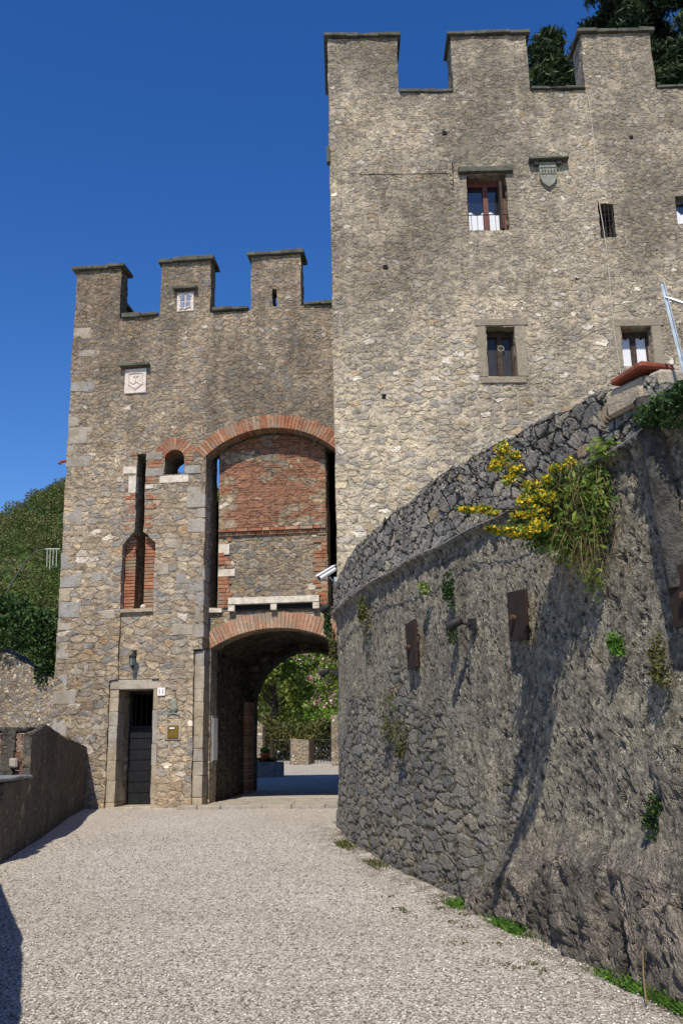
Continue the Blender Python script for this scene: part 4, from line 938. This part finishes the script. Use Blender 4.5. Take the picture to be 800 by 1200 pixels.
# curved arm with three pale rods
AR = empty('antenna', (-7.25, 19.4, 4.15), 0, 'thin curved dark pole ending in pale downward prongs above the ivy', 'antenna')
def img(px, py, Y):
    d = fw*1090+R_*(px-400)-U_*(py-600); return Vector((0, 0, 1.6))+d*(Y/d.y)
b0 = Vector(AR.location)
pts = [Vector((-.45, 0, -.9)), Vector((.0, 0, .25)), Vector((.27, 0, .85)), Vector((.52, 0, 1.3)), Vector((.72, 0, 1.5)), Vector((.93, 0, 1.56))]
mb = MB(); mb.tube(pts, .016, 7); mb.build('pole', M['slate'], AR)
mb = MB(); mb.tube([pts[-1], pts[-1]+Vector((.32, 0, .0))], .014, 6)
for k, (dx, L_) in enumerate(((.06, .48), (.14, .55), (.22, .44), (.31, .48))): mb.tube([pts[-1]+Vector((dx*.8, 0, 0)), pts[-1]+Vector((dx*.8+.01, 0, -L_*.8))], .008, 6)
mb.build('prongs', simple('pale_metal', (.42, .46, .42), .6, .1, 5, 0), AR)

# ------------------------------------------------------------------ plants on the bastion wall
def on_wall(ys, zs, offs):
    xs = np.interp(ys, cur[:, 1], cur[:, 0]); k = np.clip(np.searchsorted(ts, ys), 2, len(ts)-3); d = cur[k+2]-cur[k-2]; d /= np.linalg.norm(d, axis=1)[:, None]
    return np.c_[xs-d[:, 1]*offs, ys+d[:, 0]*offs, zs], np.c_[-d[:, 1], d[:, 0], np.zeros(len(ys))], np.c_[d, np.zeros(len(ys))]
def blob(n, c, r, seed):      # c=(y,z,off) r=(ry,rz,roff)
    g = np.random.default_rng(seed); q = g.normal(size=(n, 3)); q /= np.linalg.norm(q, axis=1)[:, None]; q *= g.uniform(.2, 1, n)[:, None]**.5
    P, _, _ = on_wall(c[0]+q[:, 0]*r[0], c[1]+q[:, 1]*r[1], np.maximum(.03, c[2]+q[:, 2]*r[2])); return P
BU = empty('flowering_bush', wpos(6.5, 3.2, 0.05)[0], 0, 'yellow-flowering bush growing out of the top of the curved wall', 'bush')
def local(P): return P-np.array(BU.location)
mass = [(1.55, 6.1, 3.02, .20, .2), (1.60, 6.0, 3.2, .18, .16), (1.45, 6.2, 3.15, .18, .15), (1.38, 6.25, 3.02, .17, .13), (1.30, 6.35, 3.05, .15, .09), (1.68, 5.95, 3.28, .13, .14), (1.55, 6.1, 2.82, .14, .16), (1.63, 5.98, 2.62, .09, .16),
        (1.62, 5.96, 2.95, .15, .2), (1.40, 6.25, 3.22, .15, .12), (1.22, 6.4, 3.04, .12, .05), (1.5, 6.15, 3.3, .13, .09), (1.72, 5.8, 3.42, .12, .08)]
def wb(n, c, seed):
    g = np.random.default_rng(seed); q = g.normal(size=(n, 3)); q /= np.linalg.norm(q, axis=1)[:, None]; q *= g.uniform(.1, 1.1, n)[:, None]
    return q*[c[3], c[3], c[4]]+[c[0], c[1], c[2]]
mass += [(1.28, 6.3, 3.12, .12, .07), (1.35, 6.25, 2.92, .12, .1), (1.45, 6.15, 2.9, .15, .15), (1.68, 5.9, 3.1, .14, .2)]
P = np.concatenate([wb(int(34000*c[3]*c[3]*c[4]**.5), c, 20+i) for i, c in enumerate(mass)])
V, F, rr = leaves(local(P), .029, None, .4, 2.2, 5); fastmesh('foliage', V, F, rr, M['bushleaf'], BU)
shoots = [(1.07, 5.85, 3.45, 0.06, 0.06), (1.05, 5.87, 3.37, 0.06, 0.05), (1.15, 5.9, 3.32, 0.06, 0.05), (1.0, 5.85, 3.33, 0.045, 0.03), (1.1, 5.88, 3.25, 0.05, 0.04), (1.16, 5.9, 3.42, 0.04, 0.03), (0.88, 5.65, 3.0, 0.06, 0.022), (0.8, 5.6, 2.985, 0.055, 0.02), (0.75, 5.55, 2.975, 0.04, 0.018), (0.96, 5.75, 3.0, 0.05, 0.02), (1.25, 5.95, 3.22, 0.07, 0.05), (1.2, 5.92, 3.12, 0.07, 0.04), (1.16, 5.9, 3.02, 0.07, 0.035), (1.35, 5.95, 3.15, 0.07, 0.05), (1.44, 6.0, 3.36, 0.05, 0.03), (1.38, 6.0, 3.28, 0.05, 0.04), (1.5, 6.05, 3.38, 0.05, 0.03), (1.56, 6.05, 3.42, 0.04, 0.03), (1.3, 5.97, 3.05, 0.07, 0.05), (1.03, 5.8, 2.89, 0.08, 0.02), (1.12, 5.83, 2.88, 0.08, 0.03), (1.2, 5.85, 2.9, 0.08, 0.04), (1.28, 5.9, 2.95, 0.08, 0.04), (0.95, 5.77, 2.9, 0.05, 0.015)]
P = np.concatenate([wb(int(2000*c[3]), c, 50+i) for i, c in enumerate(shoots)])
V, F, rr = leaves(local(P), .022, None, .2, 1.1, 6); fastmesh('flowers', V, F, rr, M['yellow'], BU)
P = np.concatenate([wb(int(1600*c[3]), c, 80+i) for i, c in enumerate(shoots)])
V, F, rr = leaves(local(P), .02, None, .2, 2., 7); fastmesh('shoot_leaves', V, F, rr, M['bushleaf'], BU)
mb = MB(); root = Vector(BU.location)*0+Vector((.0, -.3, -.15))
for c in shoots+mass:
    e_ = Vector(c[:3])-BU.location; m_ = root.lerp(e_, .5)+Vector((0, 0, .04)); mb.tube([root, m_, e_], [.009, .006, .0025], 5)
mb.build('stems', M['bark'], BU)
g = np.random.default_rng(9); n = 330
P, N_, T_ = on_wall(g.normal(5.98, .13, n), g.uniform(2.65, 3.45, n), g.uniform(.03, .30, n)); D = N_*g.uniform(-.2, .6, n)[:, None]+T_*g.normal(0, .45, n)[:, None]+np.c_[np.zeros((n, 2)), -g.uniform(.2, 1.3, n)]
V, F, rr = blades(local(P), .20, .0016, D, .5, 3); fastmesh('dry_grass', V, F, rr, M['dry'], BU)

def tuft(name, y, z, ry, rz, n, mat, size, label, cat='plant', off=.07, roff=.06, group=None, asp=1.8):
    P = np.concatenate([blob(int(n*.6), (y+random.uniform(-1, 1)*ry, z+random.uniform(-1, 1)*rz, off), (ry*q, rz*q, roff), int(abs(y*100+z*10)+k)) for k, q in enumerate((.9, .6, .5, .35))]); size = size*.62; V, F, rr = leaves(P, size, None, .3, asp, int(y*37)); c = P.mean(0)
    o = fastmesh(name, V-c, F, rr, mat, label=label, cat=cat, group=group); o.location = c; return o
G1 = 'small plants rooted in the curved wall'
tuft('wall_plant', 8.35, 2.72, .07, .24, 260, M['ivy'], .035, 'dark green plant trailing down just above the middle floodlight', group=G1)
tuft('wall_plant', 10.9, 3.02, .10, .26, 220, M['moss'], .04, 'yellowish plant hanging below the cable near the far end of the curved wall', group=G1)
tuft('wall_plant', 13.45, 3.3, .14, .18, 320, M['ivy'], .05, 'leafy green tuft at the far edge of the curved wall beside the archway', group=G1, off=.12)
tuft('wall_plant', 13.3, 2.95, .1, .25, 160, M['moss'], .04, 'brownish moss streak under the leafy tuft at the far edge of the curved wall', group=G1)
tuft('wall_plant', 8.9, 3.02, .05, .05, 60, M['bushleaf'], .035, 'tiny bright green sprig on the wall left of the middle floodlight', group=G1)
tuft('wall_plant', 5.85, 2.18, .05, .07, 120, M['grass'], .035, 'small bright green plant on the wall between two rusty plates', group=G1)
tuft('wall_plant', 5.48, 1.98, .05, .14, 200, M['moss'], .03, 'olive plant growing below the large rusty plate', group=G1)
tuft('wall_plant', 5.12, 3.42, .26, .16, 800, M['ivy'], .035, 'dark trailing plant over the wall head below the fence post', group=G1, off=.1, roff=.1)
tuft('wall_plant', 9.9, 1.75, .3, .25, 260, M['moss'], .035, 'patch of brown and green moss low on the curved wall', group=G1)
tuft('wall_plant', 5.68, 1.22, .05, .12, 170, M['ivy'], .028, 'narrow dark green plant in a crack low on the right of the curved wall', group=G1)
tuft('wall_plant', 5.85, .78, .08, .08, 140, M['moss'], .03, 'brownish tuft in a crack near the foot of the curved wall', group=G1)
tuft('wall_plant', 5.25, 1.4, .06, .12, 120, M['moss'], .03, 'moss tuft at the right edge of the photo halfway down the wall', group=G1)
# greenery along the foot
def foot(y, ln, n, h, label, mat='grass', cat='grass tuft'):
    n = int(n*1.5)
    g = np.random.default_rng(int(y*71)); ys = y+g.normal(0, ln/2.4, n); P, N_, T_ = on_wall(ys, gz(ys)+.0, g.uniform(.03, .2, n)); D = N_*g.uniform(-.1, .7, n)[:, None]+T_*g.uniform(-.6, .6, n)[:, None]+np.array([0, 0, 1.])
    A = blades(P, h, .0045, D, .5, 2); P2 = P+np.c_[g.normal(0, .02, (n, 2)), g.uniform(.01, h*.7, n)]; B_ = leaves(P2[:n//2], .02, None, .5, 1.5, 3)
    V, F, rr = cat3([A, B_]); c = P.mean(0); o = fastmesh('grass_tuft' if mat == 'grass' else 'weeds', V-c, F, rr, M[mat], label=label, cat=cat, group='greenery along the foot of the curved wall'); o.location = c
foot(7.42, .36, 520, .11, 'bright green weeds at the wall foot, midway along the right side')
foot(8.35, .22, 200, .07, 'thin green strip of weeds at the foot of the wall left of the brightest clump')
foot(6.1, .25, 220, .08, 'low weeds at the wall foot under the brownish tuft')
foot(5.45, .30, 700, .14, 'thick bright grass at the wall foot in the lower right corner')
foot(5.85, .16, 200, .1, 'small grass tuft at the wall foot beside a dry stick')
foot(11.9, .5, 260, .10, 'olive weeds at the far foot of the curved wall', 'moss', 'weeds')
foot(10.4, .4, 160, .08, 'sparse brown weeds at the wall foot before the far end', 'moss', 'weeds')
foot(4.95, .3, 500, .14, 'lush grass at the wall foot just outside the lower right corner of the frame')
g = np.random.default_rng(77); n = 26; ys = g.uniform(6., 8.8, n); xs = np.interp(ys, PY, PX)-g.uniform(.15, .75, n)
parts = []
for i in range(n):
    m = 14; P = np.c_[g.normal(xs[i], .025, m), g.normal(ys[i], .035, m), np.full(m, gz(ys[i])+.008)]; parts.append(leaves(P, .022, None, 2., 1.3, i))
V, F, rr = cat3(parts); fastmesh('gravel_weeds', V, F, rr, M['moss'], kind='stuff', label='tiny weeds sprouting in the gravel near the wall')
mb = MB(); p0, _, _ = wpos(5.75, .45, .16); p1, _, _ = wpos(5.6, .2, .28); mb.tube([p0, (p0+p1)/2+Vector((0, .02, 0)), p1], [.003, .005, .006], 6); mb.build('dry_stick', M['dry'], label='dry stick leaning against the foot of the curved wall', cat='stick')

# ------------------------------------------------------------------ trees
def tree(name, loc, H, crown, n, mat, label, leaf=.25, cat='tree', seed=1, flowers=None, group=None, trunk_r=.18):
    T = empty(name, loc, 0, label, cat, group); g = np.random.default_rng(seed); mb = MB()
    mb.tube([(0, 0, -.3), (.1, 0, H*.3), (.0, .1, H*.6), (.1, .1, H*.92)], [trunk_r, trunk_r*.75, trunk_r*.45, trunk_r*.1], 8)
    cl = []
    for k in range(26):
        a = g.uniform(0, 2*pi); hh = g.uniform(.28, 1.0); rad = crown*(1-abs(hh-.55)*1.1)*g.uniform(.3, 1.)
        c = np.array([cos(a)*rad, sin(a)*rad, H*hh]); cl.append((*c, crown*g.uniform(.18, .38), crown*g.uniform(.18, .38), crown*g.uniform(.16, .3)))
        mb.tube([(0, 0, H*hh*.75), tuple(c*[.5, .5, .93]), tuple(c)], [trunk_r*.3, trunk_r*.2, .015], 5)
    mb.build('trunk', M['bark'], T)
    P = cloud(n, cl, seed); key = np.array([noise.noise(Vector(p)*.9) for p in P])*.5+.5
    V, F, r = leaves(P, leaf, key, .3, 1.5, seed); fastmesh('crown', V, F, r, mat, T)
    if flowers:
        P = cloud(flowers, cl, seed+5); P = P[P[:, 2] > H*.35]; V, F, r = leaves(P, leaf*.9, None, .2, 1.1, seed+2); fastmesh('blossom', V, F, r, M['pinkflower'], T)
    return T
zc = float(gz(40))
GR = 'trees beyond the archway'
tree('leafy_tree', (-3.6, 47, zc), 9, 3.6, 14000, M['leafolive'], 'olive green tree seen through the left half of the archway', .16, seed=11, group=GR)
tree('leafy_tree', (1.6, 52, zc), 10, 4, 12000, M['leaf'], 'bright green tree behind the pink-flowering one, seen through the archway', .17, seed=12, group=GR)
tree('leafy_tree', (-7.5, 56, zc), 11, 4.2, 9000, M['leafolive'], 'darker green tree farther back, hidden mostly by the left side of the archway', .19, seed=13, group=GR)
tree('magnolia', (-.15, 41, zc), 6.6, 1.9, 3200, M['leaf'], 'pink-flowering tree seen through the archway on the right', .12, seed=14, flowers=1900, trunk_r=.1)
tree('leafy_tree', (-.9, 60, zc), 11, 4.5, 9000, M['leafolive'], 'farthest tree seen through the middle of the archway', .2, seed=15, group=GR)
tree('leafy_tree', (4.8, 48, zc), 8, 3.4, 8000, M['leaf'], 'green tree at the far right behind the archway', .17, seed=16, group=GR)
# low hedge under the trees
P = cloud(16000, [(x, 45+random.uniform(-1, 1.5), zc+random.uniform(.3, 1.6), 1.2, .8, random.uniform(.6, 1.1)) for x in np.arange(-7, 5, .55)], 6); V, F, r = leaves(P, .13, None, .3, 1.5, 5)
fastmesh('undergrowth', V, F, r, M['moss'], kind='stuff', label='dark undergrowth beneath the trees beyond the archway')

def conifer(loc, H, z0, spread, label, seed, lean=0):
    T = empty('conifer', loc, 0, label, 'conifer', 'dark conifers behind the keep'); g = np.random.default_rng(seed); mb = MB()
    mb.tube([(0, 0, 0), (lean*.5, 0, H*.5), (lean, 0, H)], [.5, .34, .03], 9); Ps = []; keys = []
    z = z0
    while z < H:
        for k in range(5):
            a = g.uniform(0, 2*pi); f = (H-z)/(H-z0); L_ = spread*.82*(f**.8)*g.uniform(.6, 1.15)+.3; d = np.array([cos(a), sin(a), 0]); x0 = np.array([lean*z/H, 0, z])
            us = np.linspace(0, 1, 8); br = np.array([x0+d*L_*u+np.array([0, 0, L_*(.28*u-.42*u*u)]) for u in us]); mb.tube([tuple(p) for p in br[::2]], [.07*f+.02, .05*f+.015, .03, .01], 5)
            m = int(115*L_/2); u = g.uniform(.12, 1, m)**.8; c = np.stack([np.interp(u, us, br[:, i]) for i in range(3)], 1)
            s = np.cross(d, [0, 0, 1]); w = (1-u)*.55*L_*.5+.16
            q = c+s*(g.uniform(-1, 1, m)*w)[:, None]+np.c_[g.normal(0, .08, (m, 2)), -np.abs(g.normal(0, .22, m))+.08]; Ps.append(q); keys.append(np.clip(.35+q[:, 2]-c[:, 2]+g.normal(0, .2, m), 0, 1))  # upper needles coloured paler, drooping ones darker: sunlit tips painted in
        z += g.uniform(.5, .8)
    mb.build('trunk', M['bark'], T); P = np.concatenate(Ps); K = np.concatenate(keys); parts = []
    for r_ in range(9):
        parts.append(leaves(P+g.normal(0, .10, P.shape), .10, K, .5, 4., seed+r_))
    V, F, r = cat3(parts); fastmesh('crown', V, F, r, M['conifer'], T)
conifer((7.9, 29.5, 12), 15.3, 6, 3.6, 'small dark conifer peeking between the second and third merlons of the keep', 31)
conifer((11.6, 31, 12), 22, 7, 5.2, 'tallest dark conifer rising behind the right end of the keep', 32)
conifer((14.6, 29, 12), 20, 7, 4.6, 'dark conifer at the right edge of the photo behind the keep', 33)
# castle mound they stand on
Vm = []; Fm = []; n = 40
for i in range(n):
    for j in range(n):
        x = -2+ i*1.2; y = 26.8+j*1.0; h = 12.6*min(1, max(0, (x-1.)/5))*min(1, max(0, (y-26.8)/1.5))*min(1, max(0, (66-y)/18))*min(1, max(0, (45-x)/15)); Vm.append((x, y, h+noise.noise((x*.4, y*.4, 0))*.3*(h > .5)-.3*(h < .1)))
for i in range(n-1):
    for j in range(n-1): a = i*n+j; Fm.append((a, a+n, a+n+1, a+1))
# mound removed from the archway's line of sight by starting at x > 4.5
Vm = [(x+5.5, y, z) for x, y, z in Vm]
mesh('terrain_mound', Vm, Fm, simple('mound_grass', (.05, .08, .02), .95, .4, 2., .05), None, True, kind='structure').name = 'terrain'

# ------------------------------------------------------------------ hill with woodland
def hill_h(x, y):
    r = 77*math.exp(-((x+62)/60)**2)*1/(1+math.exp(-(y-215)/38)) + 20/(1+math.exp(-(y-150)/20))*math.exp(-((x+20)/160)**2)
    return r+5*noise.noise((x*.02, y*.02, 0))+1.8*noise.noise((x*.09, y*.09, 2))
V = []; xs = np.arange(-420, 380, 8); ys = np.arange(90, 520, 6)
for x in xs:
    for y in ys: V.append((x, y, max(-5, hill_h(x, y)-2)))
nn = len(ys); F = [(i*nn+j, (i+1)*nn+j, (i+1)*nn+j+1, i*nn+j+1) for i in range(len(xs)-1) for j in range(nn-1)]
mesh('hill', V, F, simple('hill_grass', (.045, .075, .015), .95, .4, .15, .3), None, True, kind='structure')
g = np.random.default_rng(88); parts = []; Q = []
for (xa, xb, ya, yb, m) in ((-150, -40, 110, 300, 3000), (-45, 12, 95, 290, 1500)):
    x = g.uniform(xa, xb, m); y = g.uniform(ya, yb, m); Q += [(a, b, hill_h(a, b)-1) for a, b in zip(x, y)]
Q = np.array(Q); 
for i, (x, y, z) in enumerate(Q):
    s = g.uniform(1.5, 3.2); m = 170; q = g.normal(size=(m, 3)); q /= np.linalg.norm(q, axis=1)[:, None]; q[:, 2] = np.abs(q[:, 2])*1.2
    parts.append(leaves(q*s*g.uniform(.75, 1.05, m)[:, None]+[x, y, z+s*.4], s*.15, np.full(m, g.uniform(.1, .95)), 1.2, 1.2, i))
V, F, r = cat3(parts); fastmesh('woodland', V, F, r, M['wood'], kind='stuff', label='spring-green woodland covering the hill behind the castle')

# ------------------------------------------------------------------ courtyard beyond the arch
z0 = float(gz(30))
TR = empty('stone_trough', (-2.62, 28.6, float(gz(28.6))), 0, 'long low dark stone trough standing in the courtyard beyond the archway', 'trough')
mb = MB()
for a in ((-1.0, .75, -.35, -.25), (-1.0, .75, .25, .35)): mb.box(a[0], a[1], a[2], a[3], 0, .42, .5, .01, .015)
mb.box(-1.0, -.9, -.25, .25, 0, .42, .5, .008); mb.box(.65, .75, -.25, .25, 0, .42, .5, .008); mb.box(-.9, .65, -.25, .25, 0, .06); mb.build('basin', M['slabtop'], TR)
mb = MB(); mb.box(-.9, .65, -.25, .25, .3, .36, .5, .008); mb.build('soil', simple('soil', (.03, .022, .015), .95, .3, 9, .01), TR)
P = cloud(700, [(-.5, 0, .5, .4, .2, .14), (.2, 0, .46, .4, .2, .1)], 4); V, F, r = leaves(P, .06, None, .3, 1.5, 4); o = fastmesh('trough_plant', V, F, r, M['ivy'], label='low green plants growing in the stone trough', cat='plant'); o.location = TR.location
FP = empty('flower_pot', (-2.42, 28.55, float(gz(28.6))+.425), 0, 'orange terracotta flower pot with a small plant on the stone trough', 'flower pot')
mb = MB(); mb.lathe([(.09, 0), (.13, .2), (.15, .2), (.15, .25), (.125, .25), (.12, .22)], (0, 0, 0), 16); mb.build('pot', M['terracotta'], FP, True)
P = cloud(260, [(0, 0, .32, .14, .14, .1)], 8); V, F, r = leaves(P, .05, None, .4, 1.5, 5); fastmesh('plant', V, F, r, M['leaf'], FP)
def rubble_wall(name, x0, x1, y, h0, h1, th, label):
    zb = float(gz(y)); pathwall(name, [(x0, y), ((x0+x1)/2, y+.05), (x1, y)], [zb+h0, zb+(h0+h1)/2, zb+h1], th, M['backwall'], None, side=-1); o = [q for q in bpy.data.objects if q.name.startswith(name)][-1]; o['label'] = label; o['category'] = 'wall'
rubble_wall('ruined_wall', -4.2, -3.0, 34.5, 2.5, 1.5, .6, 'broken end of a ruined rubble wall behind the flower pot')
rubble_wall('low_stone_wall', -2.2, -1.5, 38.5, 1.05, .95, .45, 'low broken stone wall in the courtyard between the fence posts')
rubble_wall('courtyard_wall', -.55, 3.5, 36.5, 1.9, 2.0, .5, 'grey stone wall at the right side of the courtyard, seen through the arch')
IF = empty('iron_fence', (-1.4, 40, float(gz(40))), 0, 'low dark iron fence at the back of the courtyard under the trees', 'fence')
mb = MB(); 
for k in range(30): mb.tube([(-1.6+k*.13, 0, 0), (-1.6+k*.13, 0, 1.0)], .012, 4)
mb.tube([(-1.7, 0, .95), (2.3, 0, .95)], .02, 5); mb.tube([(-1.7, 0, .15), (2.3, 0, .15)], .02, 5); mb.build('bars', M['iron'], IF)
for x in (-1.7, .0): 
    mb = MB(); mb.box(x-.07, x+.07, -.07, .07, 0, 1.02, .5, .01, .01); mb.build('post', M['rust'], IF)
